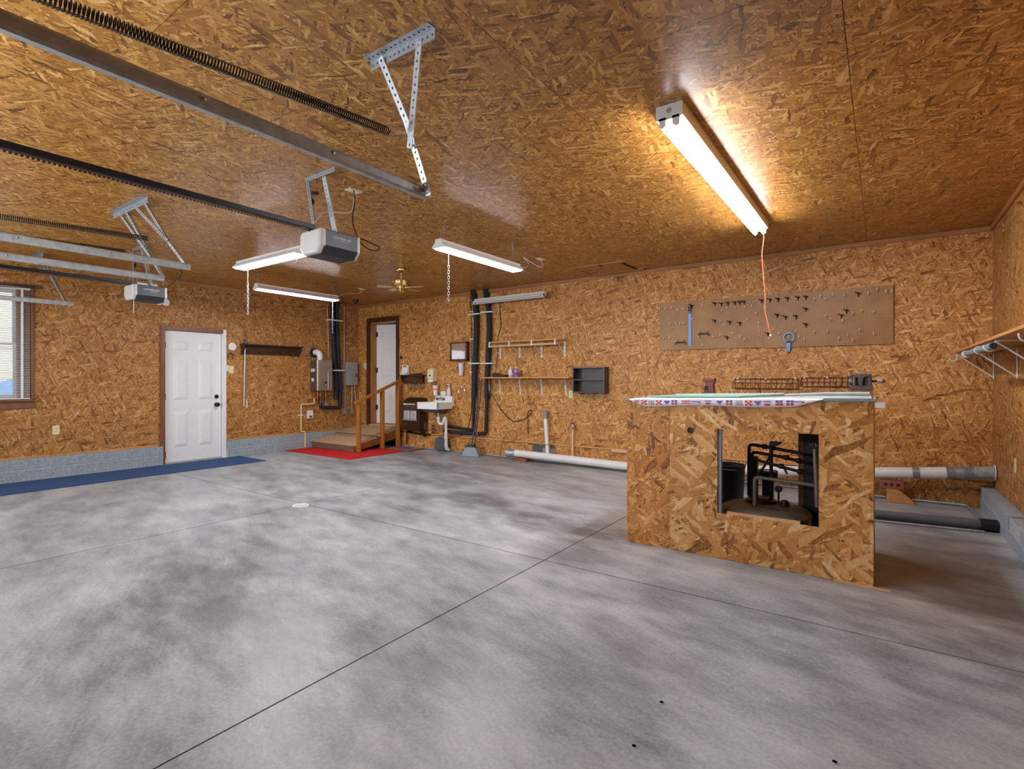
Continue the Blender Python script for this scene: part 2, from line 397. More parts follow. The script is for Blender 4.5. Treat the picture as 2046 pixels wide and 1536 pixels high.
# back wall
wb = struct('wall_back', MB().box(-9.1, -8.46, YB+.014, YB+.11, 0, H+.1).box(-7.68, 1.1, YB+.014, YB+.11, 0, H+.1).box(-8.46, -7.68, YB+.014, YB+.11, 2.43, H+.1).box(-8.46, -7.68, YB+.014, YB+.11, 0, .36), m_gap, 'back wall of strand board panels')
def pb(x0, x1, z0, z1, d=.014): part(wb, 'panel', MB().box(x0+.0012, x1-.0012, YB+.014-d, YB+.014, z0+.001, z1-.001), m_wallb)
bx = [-7.609, -6.40, -5.2, -3.93, -2.65, -1.38, -.10, .93]
for a, b in zip(bx, bx[1:]): pb(a, b, .29, H)
pb(-8.83, -8.46, 0, H); pb(-8.46, -7.609, 2.43, H); pb(-7.68, -7.609, 0, 2.43)
for a, b in zip([-7.6, -6.75, -5.6, -4.7, -3.22, -2.0, -.8], [-6.75, -5.6, -4.7, -3.22, -2.0, -.8, .93]): pb(a, b, .0, .272, .03)
struct('baseboard_back', MB().box(-7.3, .9, YB-.034, YB, .270, .292), m_oakx, 'thin wooden ledge strip low along the back wall', bevel=.003)
# left wall: boards above two courses of block
WY0, WY1, WZ0, WZ1 = .98, 1.885, 1.03, 2.45
wa = struct('wall_left', MB().box(XA-.11, XA-.014, -.8, WY0, 0, H+.1).box(XA-.11, XA-.014, WY1, 3.37, 0, H+.1).box(XA-.11, XA-.014, 4.28, 7.1, 0, H+.1)
            .box(XA-.11, XA-.014, WY0, WY1, 0, WZ0).box(XA-.11, XA-.014, WY0, WY1, WZ1, H+.1).box(XA-.11, XA-.014, 3.37, 4.28, 2.06, H+.1), m_gap, 'left wall of strand board over grey block courses')
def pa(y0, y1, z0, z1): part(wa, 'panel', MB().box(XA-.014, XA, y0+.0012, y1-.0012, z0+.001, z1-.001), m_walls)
pa(-.7, WY0, .285, H); pa(WY0, WY1, .285, WZ0); pa(WY0, WY1, WZ1, H); pa(WY1, 3.353, .285, H); pa(3.353, 4.28, 2.06, H); pa(4.28, 4.59, .285, H)
for a, b in zip([4.59, 5.81], [5.81, 7.0]): pa(a, b, .285, H)
def blocks(parent, x0, x1, y0, y1, top, mid):
    mb = MB().box(x0 if x0 > 0 else x0, x1, y0, y1, 0, top-.004)
    part(parent, 'mortar_bed', mb, m_mortar)
XBF = XA+.045
for (ya, yb_) in ((-.68, 3.365), (4.30, 6.97)):
    part(wa, 'mortar_bed', MB().box(XA-.014, XBF-.004, ya, yb_, 0, .279), m_mortar)
    for row, (z0, z1, ph) in enumerate(((0, .142, 1.85), (.150, .280, 1.65))):
        y = ph-.41*8
        while y < yb_:
            a, b = max(y+.005, ya), min(y+.405, yb_)
            if b-a > .03: part(wa, 'block', MB().box(XBF-.02, XBF, a, b, z0+.002, z1), m_block, bevel=.003)
            y += .41
struct('baseboard_left', MB().box(XA, XA+.012, -.6, 3.30, .281, .306).box(XA, XA+.012, 4.31, 6.97, .281, .306), m_oaky, 'wooden strip between board and block on the left wall')
# right wall
wc = struct('wall_right', MB().box(XC+.014, XC+.11, -.8, 7.1, 0, H+.1), m_gap, 'right wall of strand board over grey blocks')
for a, b in zip([-.65, 1.2, 2.42, 3.64, 4.86, 6.08], [1.2, 2.42, 3.64, 4.86, 6.08, 6.98]):
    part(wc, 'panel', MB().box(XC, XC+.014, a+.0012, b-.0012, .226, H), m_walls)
part(wc, 'mortar_bed', MB().box(.809, XC+.014, -.6, 6.955, 0, .206), m_mortar)
random.seed(3)
for row, (z0, z1, ph) in enumerate(((0, .108, 6.955), (.116, .222, 6.755))):
    y = ph; first = row == 1
    if first: part(wc, 'block', MB().box(.803, XC+.01, 6.76, 6.955, z0, z1), m_block, bevel=.004)
    while y > -.5:
        a, b = max(-.6, y-.405), y-.004
        dz = random.uniform(-.012, .010) if row else 0; dx = random.uniform(-.004, .012) if row else 0
        part(wc, 'block', MB().box(.803+dx, XC+.01, a, b, z0, z1+dz), m_block, bevel=.004); y -= .41
# front wall behind the camera with its two closed sectional doors
struct('wall_front', MB().box(-9.1, -8.1, YF-.1, YF, 0, H+.1).box(-5.22, -4.68, YF-.1, YF, 0, H+.1).box(-1.75, 1.1, YF-.1, YF, 0, H+.1).box(-8.1, -5.22, YF-.1, YF, 2.15, H+.1).box(-4.68, -1.75, YF-.1, YF, 2.15, H+.1), m_wallb, 'front wall around the two garage doors')
for n, (a, b) in enumerate(((-4.68, -1.75), (-8.1, -5.22))):
    d = thing('door_%d' % (n+3), 'white sectional garage door, %s of the two' % ('nearer' if n == 0 else 'farther'), None, ((a+b)/2, YF-.06, 0)); d['kind'] = 'structure'
    for k in range(3): part(d, 'door_section', MB().box(a, b, YF-.08, YF-.035, k*.5375+.003, (k+1)*.5375), m_white, bevel=.006)
    mb = MB().box(a, b, YF-.08, YF-.035, 1.6155, 1.66).box(a, b, YF-.08, YF-.035, 2.10, 2.15)
    for k in range(5): x = a+(b-a-.09)*k/4; mb.box(x, x+.09, YF-.08, YF-.035, 1.66, 2.10)
    sec = part(d, 'added_window_section', mb, m_white)  # made-up window row, added to go with the fill lamps
    for k in range(4): x = a+.09+(b-a-.09)*k/4; part(sec, 'pane', MB().box(x, x+(b-a-.09)/4-.09, YF-.062, YF-.058, 1.66, 2.10), m_glass)
# crown strips
struct('trim_1', MB().box(XA+.02, XC-.02, YB-.022, YB, H-.05, H), m_crown, 'wooden crown strip along the back wall', bevel=.004)
struct('trim_2', MB().box(XA, XA+.022, YF, YB, H-.05, H), m_crowny, 'wooden crown strip along the left wall', bevel=.004)
struct('trim_3', MB().box(XC-.022, XC, YF, YB, H-.05, H), m_crowny, 'wooden crown strip along the right wall', bevel=.004)

# ---------------------------------------------------------------- doors
def six_panels(d, slab, fn, w, h, rows, cols):
    for (z0, z1) in rows:
        for (a, b) in cols: fn(a, b, z0, z1)
d1 = thing('door_1', 'white six-panel entry door in a brown casing', None, (XA, 3.82, 0)); d1['kind'] = 'structure'
sx = XA-.03
sl = part(d1, 'slab', MB().box(sx-.04, sx, 3.405, 4.235, .018, 2.03), m_white, bevel=.002)
for (z0, z1) in ((1.735, 1.875), (.975, 1.575), (.25, .785)):
    for (a, b) in ((3.535, 3.730), (3.895, 4.095)):
        p = lambda g, x: [(x, a+g, z0+g), (x, b-g, z0+g), (x, b-g, z1-g), (x, a+g, z1-g)]
        mb = MB().hexa(p(0, sx), p(.012, sx+.010))
        part(d1, 'panel_moulding', mb, m_white)
        o = part(d1, 'raised_panel', MB().hexa(p(.024, sx+.009), p(.036, sx+.016)), m_white)
part(d1, 'casing', MB().box(XA-.01, XA+.022, 3.335, 3.40, .0, 2.10).box(XA-.01, XA+.022, 3.4005, 4.25, 2.035, 2.10), m_trimw, bevel=.003, label='brown stained casing')
part(d1, 'jamb', MB().box(XA-.10, XA+.004, 4.24, 4.285, 0, 2.06).box(XA, XA+.020, 4.245, 4.300, 0, 2.10), m_white, bevel=.002, label='white painted right jamb')
part(d1, 'head_jamb', MB().box(XA-.1, XA-.005, 3.372, 4.28, 2.032, 2.058).box(XA-.1, XA-.005, 3.372, 3.402, 0, 2.035), m_trimw)
part(d1, 'threshold', MB().box(XA-.1, XA+.01, 3.40, 4.24, 0, .016), m_galvd)
for z in (1.80, 1.02, .14): part(d1, 'hinge', MB().box(XA-.028, XA+.006, 3.394, 3.412, z-.05, z+.05), m_black)
part(d1, 'deadbolt', MB().lathe([(.031, 0), (.031, .02), (.024, .028), (0, .03)], (sx, 4.163, 1.005), 'X', 16), m_black, True)
kn = part(d1, 'knob', MB().lathe([(.034, 0), (.034, .008), (.014, .014), (.014, .035), (.03, .045), (.033, .06), (.022, .072), (0, .074)], (sx, 4.163, .875), 'X', 16), m_black, True)
# inner door up the ramp, standing ajar
d2 = thing('door_2', 'white panelled house door ajar at the top of the ramp', None, (-8.07, YB, .39)); d2['kind'] = 'structure'
part(d2, 'casing', MB().box(-8.553, -8.455, YB-.024, YB-.001, .37, 2.4295).box(-7.685, -7.612, YB-.024, YB-.001, .30, 2.4295).box(-8.553, -7.612, YB-.024, YB-.001, 2.43, 2.52), m_trimd, bevel=.003, label='dark brown casing')
part(d2, 'jamb', MB().box(-8.46, -8.43, YB, YB+.16, .36, 2.43).box(-7.70, -7.68, YB, YB+.16, .36, 2.43).box(-8.46, -7.68, YB, YB+.16, 2.41, 2.435), m_jamb)
part(d2, 'threshold', MB().box(-8.46, -7.68, YB-.03, YB+.5, .36, .385), m_lumber)
ang = math.radians(17); hx, hy = -8.425, YB+.13; cs, sn = math.cos(ang), math.sin(ang)
def dp(u, v, z): return (hx+u*cs-v*sn, hy+u*sn+v*cs, z)
def dbox(u0, u1, v0, v1, z0, z1, g=0): return MB().hexa([dp(u0,v0,z0), dp(u1,v0,z0), dp(u1,v1,z0), dp(u0,v1,z0)], [dp(u0,v0,z1), dp(u1,v0,z1), dp(u1,v1,z1), dp(u0,v1,z1)])
part(d2, 'slab', dbox(0, .76, 0, .04, .395, 2.40), m_white, bevel=.002)
for (z0, z1) in ((2.10, 2.25), (1.33, 1.92), (.62, 1.14)):
    for (a, b) in ((.12, .33), (.43, .64)):
        q = lambda g, v: [dp(a+g, v, z0+g), dp(b-g, v, z0+g), dp(b-g, v, z1-g), dp(a+g, v, z1-g)]
        part(d2, 'raised_panel', MB().hexa(q(0, 0), q(.012, -.009)), m_white); part(d2, 'raised_panel', MB().hexa(q(.026, -.008), q(.038, -.016)), m_white)
for z in (2.2, 1.47, .72): part(d2, 'hinge', dbox(-.012, .03, -.014, .0, z-.05, z+.05), m_black)
struct('wall_hallway', MB().box(-9.0, -7.2, YB+1.2, YB+1.25, .3, 2.7).box(-9.0, -8.95, YB+.11, YB+1.2, .3, 2.7).box(-7.25, -7.2, YB+.11, YB+1.2, .3, 2.7).box(-9, -7.2, YB+.11, YB+1.25, 2.66, 2.7).box(-9, -7.2, YB+.11, YB+1.25, .30, .36), m_plast, 'plain pale hallway behind the house door')

# ---------------------------------------------------------------- window with blind
w1 = thing('window_1', 'white double-hung window in a brown casing on the left wall', None, (XA, 1.43, 1.0)); w1['kind'] = 'structure'
fx = XA-.07
IN = .13
part(w1, 'side_jamb', MB().box(XA-.11, XA-.037, WY0, WY0+IN, WZ0, WZ1), m_trimw); part(w1, 'side_jamb', MB().box(XA-.11, XA-.037, WY1-IN, WY1, WZ0, WZ1), m_trimw)
part(w1, 'head_jamb', MB().box(XA-.11, XA-.037, WY0+IN, WY1-IN, WZ1-.05, WZ1), m_plast); part(w1, 'stool', MB().box(XA-.11, XA-.037, WY0+IN, WY1-IN, WZ0, WZ0+.03), m_plast)
for nm, xo, z0, z1 in (('upper_sash', -.03, 1.715, WZ1-.05), ('lower_sash', 0, WZ0+.03, 1.745)):
    sh = part(w1, nm, MB().box(fx+xo, fx+xo+.025, WY0+IN, WY0+IN+.03, z0, z1).box(fx+xo, fx+xo+.025, WY1-IN-.03, WY1-IN, z0, z1).box(fx+xo, fx+xo+.025, WY0+IN+.03, WY1-IN-.03, z0, z0+.03).box(fx+xo, fx+xo+.025, WY0+IN+.03, WY1-IN-.03, z1-.03, z1), m_plast)
    part(sh, 'pane', MB().box(fx+xo+.011, fx+xo+.014, WY0+IN+.03, WY1-IN-.03, z0+.03, z1-.03), m_glass)
part(w1, 'casing', MB().box(XA, XA+.018, WY1+.001, WY1+.026, WZ0, WZ1-.001).box(XA, XA+.018, WY0-.026, WY0-.001, WZ0, WZ1-.001).box(XA, XA+.018, WY0-.026, WY1+.026, WZ1, WZ1+.03), m_trimw, bevel=.003)
part(w1, 'sill', MB().box(XA-.04, XA+.06, WY0-.04, WY1+.04, WZ0-.024, WZ0-.002).box(XA, XA+.02, WY0-.026, WY1+.026, WZ0-.115, WZ0-.024), m_trimw, bevel=.003)
bl = thing('window_blind', 'white slatted mini blind lowered over the left window', 'blind', (XA, 1.43, WZ0))
part(bl, 'headrail', MB().box(XA-.036, XA-.002, WY0+.012, WY1-.004, WZ1-.035, WZ1-.005), m_white, bevel=.002)
part(bl, 'bottom_rail', MB().box(XA-.032, XA-.004, WY0+.012, WY1-.006, WZ0+.004, WZ0+.020), m_white, bevel=.002)
sm = None; z = WZ0+.038
while z < WZ1-.045:
    if sm is None:
        sm = part(bl, 'slat', MB().hexa([(XA-.031, WY0+.014, z+.005), (XA-.005, WY0+.014, z-.005), (XA-.005, WY1-.006, z-.005), (XA-.031, WY1-.006, z+.005)], [(XA-.031, WY0+.014, z+.0058), (XA-.005, WY0+.014, z-.0042), (XA-.005, WY1-.006, z-.0042), (XA-.031, WY1-.006, z+.0058)]), m_white); z0 = z
    else:
        c = sm.copy(); COL.objects.link(c); c.location = (0, 0, z-z0)
    z += .0215
for y in (WY0+.085, WY1-.085): part(bl, 'ladder_tape', MB().box(XA-.0045, XA-.0035, y-.012, y+.012, WZ0+.02, WZ1-.03), m_white)
# outdoors beyond the window
struct('ground_outside', MB().box(-40, -9.1, -30, 30, -.3, -.1), m_grass, 'pale gravel yard outside the window')
nb = thing('neighbour_wall', 'beige sided house wall seen through the left window', 'building', (-14.2, 1, -.1))
for k in range(22): part(nb, 'siding_board', MB().hexa([(-14.4, -9, -.1+k*.2), (-14.2, -9, -.1+k*.2), (-14.2, 11, -.1+k*.2), (-14.4, 11, -.1+k*.2)], [(-14.4, -9, .1+k*.2), (-14.204, -9, .1+k*.2), (-14.204, 11, .1+k*.2), (-14.4, 11, .1+k*.2)]), m_beige)
mb = MB(); vs = []; fs = []
random.seed(5)
for i in range(9):
    for j in range(13):
        a = math.pi*i/8; t = j/12; r = .55+.25*math.sin(t*math.pi)+random.uniform(-.05, .05)
        vs.append((-12.2-math.cos(a)*r, .6+t*2.6, -.1+math.sin(a)*r*1.75))
for i in range(8):
    for j in range(12): fs.append((i*13+j, i*13+j+1, (i+1)*13+j+1, (i+1)*13+j))
single('tarp_heap', mb.add(vs, fs), m_tarp, 'blue tarpaulin over a heap outside the left window', 'tarp', smooth=True)
# ---------------------------------------------------------------- lights
sl1 = thing('strip_light', 'lit two-tube fluorescent strip fixed to the ceiling over the workbench', 'light', (-.96, 4.2, H-.11))
x0, x1, y0, y1 = -1.035, -.885, 2.86, 5.50
part(sl1, 'housing', MB().prism([(x0, H), (x1, H), (x1, H-.075), (x1-.02, H-.085), (x0+.02, H-.085), (x0, H-.075)], 'Y', y0, y1), m_white, bevel=.002)
part(sl1, 'reflector_ridge', MB().prism([(-.978, H-.085), (-.942, H-.085), (-.955, H-.10), (-.965, H-.10)], 'Y', y0+.03, y1-.03), m_white)
for y in (y0, y1-.012):
    for x in (-.997, -.923):
        part(sl1, 'lamp_holder', MB().prism([(x-.02, H-.07), (x+.02, H-.07), (x+.017, H-.118), (x, H-.128), (x-.017, H-.118)], 'Y', y, y+.012), m_white)
for x in (-.997, -.923): part(sl1, 'tube', MB().lathe([(.015, 0), (.018, .02), (.018, y1-y0-.064), (.015, y1-y0-.044)], (x, y0+.022, H-.108), 'Y', 12), m_lit, True)
for y in (3.45, 4.55): part(sl1, 'cover_clip', MB().box(x1-.03, x1+.001, y, y+.006, H-.087, H-.07), m_galvd)
part(sl1, 'knockout', MB().lathe([(.016, 0), (.016, .001)], (-.96, y0-.001, H-.035), 'Y', 14), m_grey)
def led_light(label, a, b, z, axis, ceil_pts, pull=None, lit=True, half=.075, group='hanging shop lights'):
    """hanging shop light from a to b along axis; a,b = ends, c = cross position"""
    (u0, u1, c) = (a[0], b[0], a[1]) if axis == 'X' else (a[1], b[1], a[0])
    t = thing('shop_light', label, 'light', ((a[0]+b[0])/2, (a[1]+b[1])/2, z), group)
    ax = axis
    pr = lambda poly, d0, d1: MB().prism([(c+p, q) for p, q in poly], ax, d0, d1)
    body = [(-half, z+.012), (-half*.45, z+.055), (-half*.42, z+.078), (half*.42, z+.078), (half*.45, z+.055), (half, z+.012), (half, z), (-half, z)]
    part(t, 'housing', pr(body, u0+.02, u1-.02), m_white, bevel=.002)
    bg_ = [(p*1.06, z-.004+(q-z)*1.06) for p, q in body]
    for d in (u0, u1-.02): part(t, 'end_cap', pr(bg_, d, d+.02), m_white, bevel=.002)
    part(t, 'diffuser', pr([(-half*.86, z-.001), (half*.86, z-.001), (half*.78, z-.012), (-half*.78, z-.012)], u0+.022, u1-.022), m_litp if lit else m_lens)
    for (cxp, cyp), u in zip(ceil_pts, (u0+.05, u1-.05)):
        mb = MB()
        for s in (-1, 1):
            top = (cxp, cyp, H-.012)
            bot = (u+s*.025, c, z+.08) if ax == 'X' else (c, u+s*.025, z+.08)
            mb.chain(top, bot, .03, .006, .0013)
        part(t, 'hanging_chain', mb, m_galv); part(t, 'ceiling_hook', MB().lathe([(.004, 0), (.004, .014)], (cxp, cyp, H-.014), 'Z', 8), m_galv)
    if pull:
        px, py, zt, zb = pull
        part(t, 'pull_cord', MB().tube([(px, py, z), (px, py, zt)], .0022, 6), m_white)
        part(t, 'pull_chain', MB().chain((px, py, zt), (px, py, zb), .034, .009, .0026), m_galv)
    return t
LA = led_light('lit shop light hanging beside the ceiling fan, power cord at its far end', (-3.42, 3.62), (-3.42, 4.95), 2.530, 'Y', [(-3.41, 3.71), (-3.36, 4.75)], (-3.43, 3.78, 2.41, 2.025))
LB = led_light('lit shop light below the nearer opener, lying crosswise to the others', (-5.92, 3.03), (-4.70, 3.03), 2.530, 'X', [(-6.0, 3.06), (-4.75, 3.03)], (-5.75, 3.04, 2.37, 2.005))
LC = led_light('lit shop light farthest left, hanging in front of the black pipes', (-7.06, 3.84), (-7.06, 5.16), 2.535, 'Y', [(-7.3, 4.0), (-7.10, 5.10)], (-7.06, 5.08, 2.38, 2.015))
# unlit strip on the back wall
t = thing('strip_light', 'unlit white fluorescent strip fixed high on the back wall across the black pipes', 'light', (-4.95, YB-.12, 2.56))
part(t, 'housing', MB().prism([(YB-.195, 2.632), (YB-.205, 2.595), (YB-.235, 2.58), (YB-.235, 2.565), (YB-.15, 2.565), (YB-.115, 2.632)], 'X', -5.575, -4.20), m_plast, bevel=.002)
part(t, 'tube', MB().lathe([(.017, 0), (.019, .02), (.019, 1.30), (.017, 1.32)], (-5.54, YB-.215, 2.548), 'X', 12), m_lens, True)
for x in (-5.575, -4.215): part(t, 'lamp_holder', MB().box(x, x+.015, YB-.24, YB-.19, 2.53, 2.592), m_plast)
for x in (-5.2, -4.6): part(t, 'wall_arm', MB().box(x, x+.03, YB-.15, YB, 2.59, 2.615), m_galv)
# power cords and ceiling outlets
def outlet_c(x, y, label):
    t = thing('ceiling_outlet', label, 'outlet', (x, y, H-.008))
    part(t, 'cover_plate', MB().box(x-.038, x+.038, y-.06, y+.06, H-.007, H), m_cream, bevel=.002)
    part(t, 'socket', MB().box(x-.016, x+.016, y-.042, y-.012, H-.010, H-.007), m_plast); part(t, 'socket', MB().box(x-.016, x+.016, y+.012, y+.042, H-.010, H-.007), m_plast)
    return t
outlet_c(-3.477, 2.70, 'cream ceiling outlet with two plugs beside the nearer opener')
outlet_c(-7.124, 5.70, 'small cream ceiling outlet feeding the farthest shop light')
outlet_c(-3.514, 5.587, 'cream ceiling outlet between the hanging light and the attic hatch')
part(LC, 'power_cord', MB().tube(curve([(-7.124, 5.70, H-.01), (-7.124, 5.68, H-.05), (-7.13, 5.62, H-.09), (-7.1, 5.4, H-.12), (-7.06, 5.16, 2.60)], 6), .0035, 6), m_plast, True)
part(LA, 'power_cord', MB().tube(curve([(-3.42, 4.95, 2.58), (-3.43, 5.1, 2.60), (-3.47, 5.25, 2.66), (-3.55, 5.35, H-.08), (-3.60, 5.33, H-.02), (-3.5, 5.42, H-.10), (-3.44, 5.5, H-.13), (-3.47, 5.56, H-.06), (-3.51, 5.56, H-.01)], 6), .0035, 6), m_plast, True)
part(LB, 'power_cord', MB().tube(curve([(-4.74, 2.99, 2.55), (-4.70, 2.97, 2.50), (-4.69, 2.97, 2.46), (-4.73, 2.97, 2.42)], 5), .003, 5), m_plast, True)
part(sl1, 'pull_string', MB().tube(curve([(-.915, 5.40, H-.12), (-.91, 5.42, 2.62), (-.93, 5.44, 2.48), (-.92, 5.44, 2.3), (-.90, 5.43, 2.05), (-.905, 5.43, 1.95), (-.87, 5.42, 1.78), (-.855, 5.42, 1.70)], 6), .0045, 6), m_orange, True)
# ---------------------------------------------------------------- ceiling fan
fx_, fy_ = -5.37, 4.962
t = thing('ceiling_fan', 'small brass ceiling fan with pale blades', 'fan', (fx_, fy_, 2.43))
part(t, 'canopy', MB().lathe([(.058, 0), (.062, -.012), (.060, -.03), (.05, -.045), (.028, -.062), (.0, -.064)], (fx_, fy_, H), 'Z', 24), m_brass, True)
part(t, 'downrod', MB().lathe([(.011, 0), (.011, .1)], (fx_, fy_, H-.16), 'Z', 12), m_brass, True)
part(t, 'motor', MB().lathe([(0, .062), (.05, .062), (.120, .052), (.128, .046), (.128, -.014), (.120, -.022), (.06, -.03), (0, -.03)], (fx_, fy_, 2.575), 'Z', 32), m_brass, True)
for k in range(5):
    a = math.radians(20+72*k); d = Vector((math.cos(a), math.sin(a), 0)); s_ = Vector((-math.sin(a), math.cos(a), 0)); c = Vector((fx_, fy_, 2.535))
    part(t, 'blade_arm', MB().bar(c+d*.06, c+d*.15, .022, .005), m_brass)
    pts = [(.12, -.032), (.30, -.045), (.325, -.03), (.325, .03), (.30, .045), (.12, .032)]
    lo = [c+d*u+s_*v+Vector((0, 0, .12*v)) for u, v in pts]; mb = MB(); n = 6
    mb.add(lo+[p+Vector((0, 0, .006)) for p in lo], [tuple(range(n)), tuple(range(2*n-1, n-1, -1))]+[(i, (i+1) % n, (i+1) % n+n, i+n) for i in range(n)])
    part(t, 'blade', mb, m_lumber)
part(t, 'light_kit', MB().lathe([(.045, 0), (.05, -.02), (.05, -.06), (.03, -.075), (0, -.078)], (fx_, fy_, 2.548), 'Z', 20), m_brass, True)
# ---------------------------------------------------------------- dome camera, hatch, small ceiling bits
t = thing('dome_camera', 'small black security dome camera on the ceiling near the house door', 'camera', (-8.20, 6.42, H-.07))
part(t, 'base', MB().lathe([(.055, 0), (.055, -.02), (.048, -.026)], (-8.20, 6.42, H), 'Z', 20), m_plblk, True)
part(t, 'dome', MB().lathe([(.044, -.024), (.042, -.045), (.03, -.064), (.012, -.074), (0, -.075)], (-8.20, 6.42, H), 'Z', 20), M('dark_dome', (30,34,42), .08), True)
t = thing('attic_hatch', 'strand board attic hatch with wood trim in the ceiling by the back wall', 'hatch', (-3.08, 6.58, H-.02))
part(t, 'hatch_panel', MB().box(-3.40, -2.77, 6.33, 6.85, H-.010, H), m_ceil)
part(t, 'hatch_gap', MB().box(-3.43, -3.40, 6.31, 6.87, H-.004, H).box(-2.77, -2.74, 6.31, 6.87, H-.004, H), m_gap)
part(t, 'trim_strip', MB().box(-3.52, -2.66, 6.27, 6.32, H-.016, H), m_crown); part(t, 'trim_strip', MB().box(-3.44, -2.66, 6.87, 6.92, H-.016, H), m_crown)
part(t, 'latch', MB().box(-3.05, -3.02, 6.26, 6.34, H-.024, H-.016), m_dkwood)
single('junction_cap', MB().lathe([(.028, 0), (.030, -.006), (.022, -.014), (0, -.016)], (-3.78, 2.55, H), 'Z', 14), m_plblk, 'black round cap on the ceiling left of the opener bracket', 'cap', smooth=True)
# ---------------------------------------------------------------- garage door hardware
def track(label, x, y1, z=2.2):
    t = thing('door_track', label, 'track', (x, y1-1, z), 'galvanised door tracks'); ya = YF+.32; w, h = .030, .052
    prof = [(x-w, z+h/2), (x-w*.2, z+h/2), (x, z+h/2-.012), (x, z-h/2+.010), (x-.006, z-h/2), (x-w, z-h/2), (x-w, z-h/2+.004), (x-.010, z-h/2+.004), (x-.006, z-h/2+.012), (x-.006, z+h/2-.014), (x-w*.3, z+h/2-.004), (x-w, z+h/2-.004)]
    part(t, 'rail', MB().prism(prof, 'Y', ya, y1), m_galvd)
    # curve down to the door jamb
    mb = MB()
    for k in range(8):
        a0, a1 = math.pi/2*k/8, math.pi/2*(k+1)/8; c = (ya, z-.32)
        mb.bar((x-.012, c[0]-math.sin(a0)*.30, c[1]+math.cos(a0)*.32), (x-.012, c[0]-math.sin(a1)*.30, c[1]+math.cos(a1)*.32), .03, .05, (0, 1, 0) if k > 4 else (0, 0, 1))
    mb.box(x-.03, x, YF+.0, YF+.045, .02, z-.32)
    part(t, 'vertical_rail', mb, m_galvd)
    for y in (y1-.03, y1-.55, y1-1.05): part(t, 'bolt', MB().lathe([(.007, 0), (.007, .004), (.003, .006)], (x, y, z+.006), 'X', 8), m_galv)
    return t
track('galvanised door track nearest the camera, under the long spring', -1.83, 1.87)
track('galvanised door track on the far side of the nearer door', -4.61, 1.965)
track('galvanised door track on the near side of the farther door', -5.33, 2.05)
track('galvanised door track closest to the window', -8.03, 2.11)
def hanger(label, lst, ang):
    t = thing('track_hanger', label, 'bracket', (ang[0], ang[2], 2.2), 'perforated track hangers')
    xa, xb, y = ang
    part(t, 'ceiling_angle', MB().perf((xa, y, H-.002), (1, 0, 0), (0, -1, 0), xb-xa, .045, .03, .0065).perf((xa, y, H-.002), (1, 0, 0), (0, 0, -1), xb-xa, .045, .03, .0065), m_galv, solid=.002)
    for a, b, e1, e2 in lst: part(t, 'strut', MB().angle(a, b, e1, e2, .034, .032, .0065), m_galv, solid=.002)
    return t
hanger('perforated bracket holding the nearest door track, long strut beside the camera', [
    ((-1.935, 1.64, H-.02), (-1.845, 1.75, 2.45), (1, 0, 0), (0, 1, 0)), ((-1.860, 1.735, 2.50), (-1.818, 1.84, 2.175), (1, 0, 0), (0, 1, 0)), ((-1.69, 1.65, H-.02), (-1.835, 1.73, 2.375), (1, 0, 0), (0, 1, 0))], (-2.0, -1.58, 1.655))
hanger('perforated bracket shared by the two middle door tracks', [
    ((-5.64, 1.80, H-.03), (-5.32, 1.93, 2.36), (1, 0, 0), (0, 1, 0)), ((-5.50, 1.80, H-.03), (-5.345, 1.95, 2.36), (1, 0, 0), (0, 1, 0)), ((-5.345, 1.93, 2.38), (-5.30, 2.02, 2.19), (1, 0, 0), (0, 1, 0)),
    ((-5.30, 1.80, H-.03), (-4.78, 1.86, 2.40), (1, 0, 0), (0, 1, 0)), ((-5.10, 1.80, H-.03), (-4.80, 1.87, 2.40), (1, 0, 0), (0, 1, 0)), ((-4.81, 1.86, 2.42), (-4.63, 1.93, 2.20), (1, 0, 0), (0, 1, 0))], (-5.77, -5.0, 1.80))
hanger('perforated bracket of the door track closest to the window', [
    ((-8.42, 1.86, H-.03), (-8.06, 2.03, 2.20), (1, 0, 0), (0, 1, 0)), ((-8.30, 1.86, H-.03), (-8.10, 1.98, 2.33), (1, 0, 0), (0, 1, 0))], (-8.55, -8.2, 1.86))
def spring(label, x, ya, yb, za, zb, pitch, r=.0195, wr=.0024):
    t = thing('door_spring', label, 'spring', (x, (ya+yb)/2, (za+zb)/2), 'extension springs of the garage doors')
    n = int((yb-ya)/pitch); pts = []
    p0 = Vector((x, ya, za)); d = Vector((x, yb, zb))-p0
    for i in range(n*10+1):
        f = i/(n*10); a = 2*math.pi*i/10; pts.append(p0+d*f+Vector((math.cos(a)*r, 0, math.sin(a)*r)))
    part(t, 'coil', MB().tube(pts, wr, 5), m_black, True)
    q = p0+d; u = d.normalized()
    part(t, 'hook', MB().tube([q+Vector((0, 0, -.01)), q+u*.02+Vector((0, 0, .012)), q+u*.035, q+u*.045+Vector((0, 0, -.014)), q+u*.06, q+u*.10+Vector((.01, 0, .004)), q+u*.115], .003, 6), m_galv, True)
    part(t, 'safety_cable', MB().tube([p0-Vector((0, .1, 0))+Vector((0, 0, -.019)), q+Vector((0, 0, -.019)), q+u*.1], .0018, 5), m_galv)
    return t
spring('long black extension spring nearest the camera', -1.885, -.35, 1.655, 2.265, 2.438, .0105)
spring('black extension spring above the second track', -4.76, -.35, 1.715, 2.30, 2.398, .0105)
spring('black extension spring half hidden behind the second track', -5.31, -.35, 1.745, 2.30, 2.378, .0105)
spring('black extension spring in front of the left window', -8.08, -.35, 1.83, 2.24, 2.365, .0105)
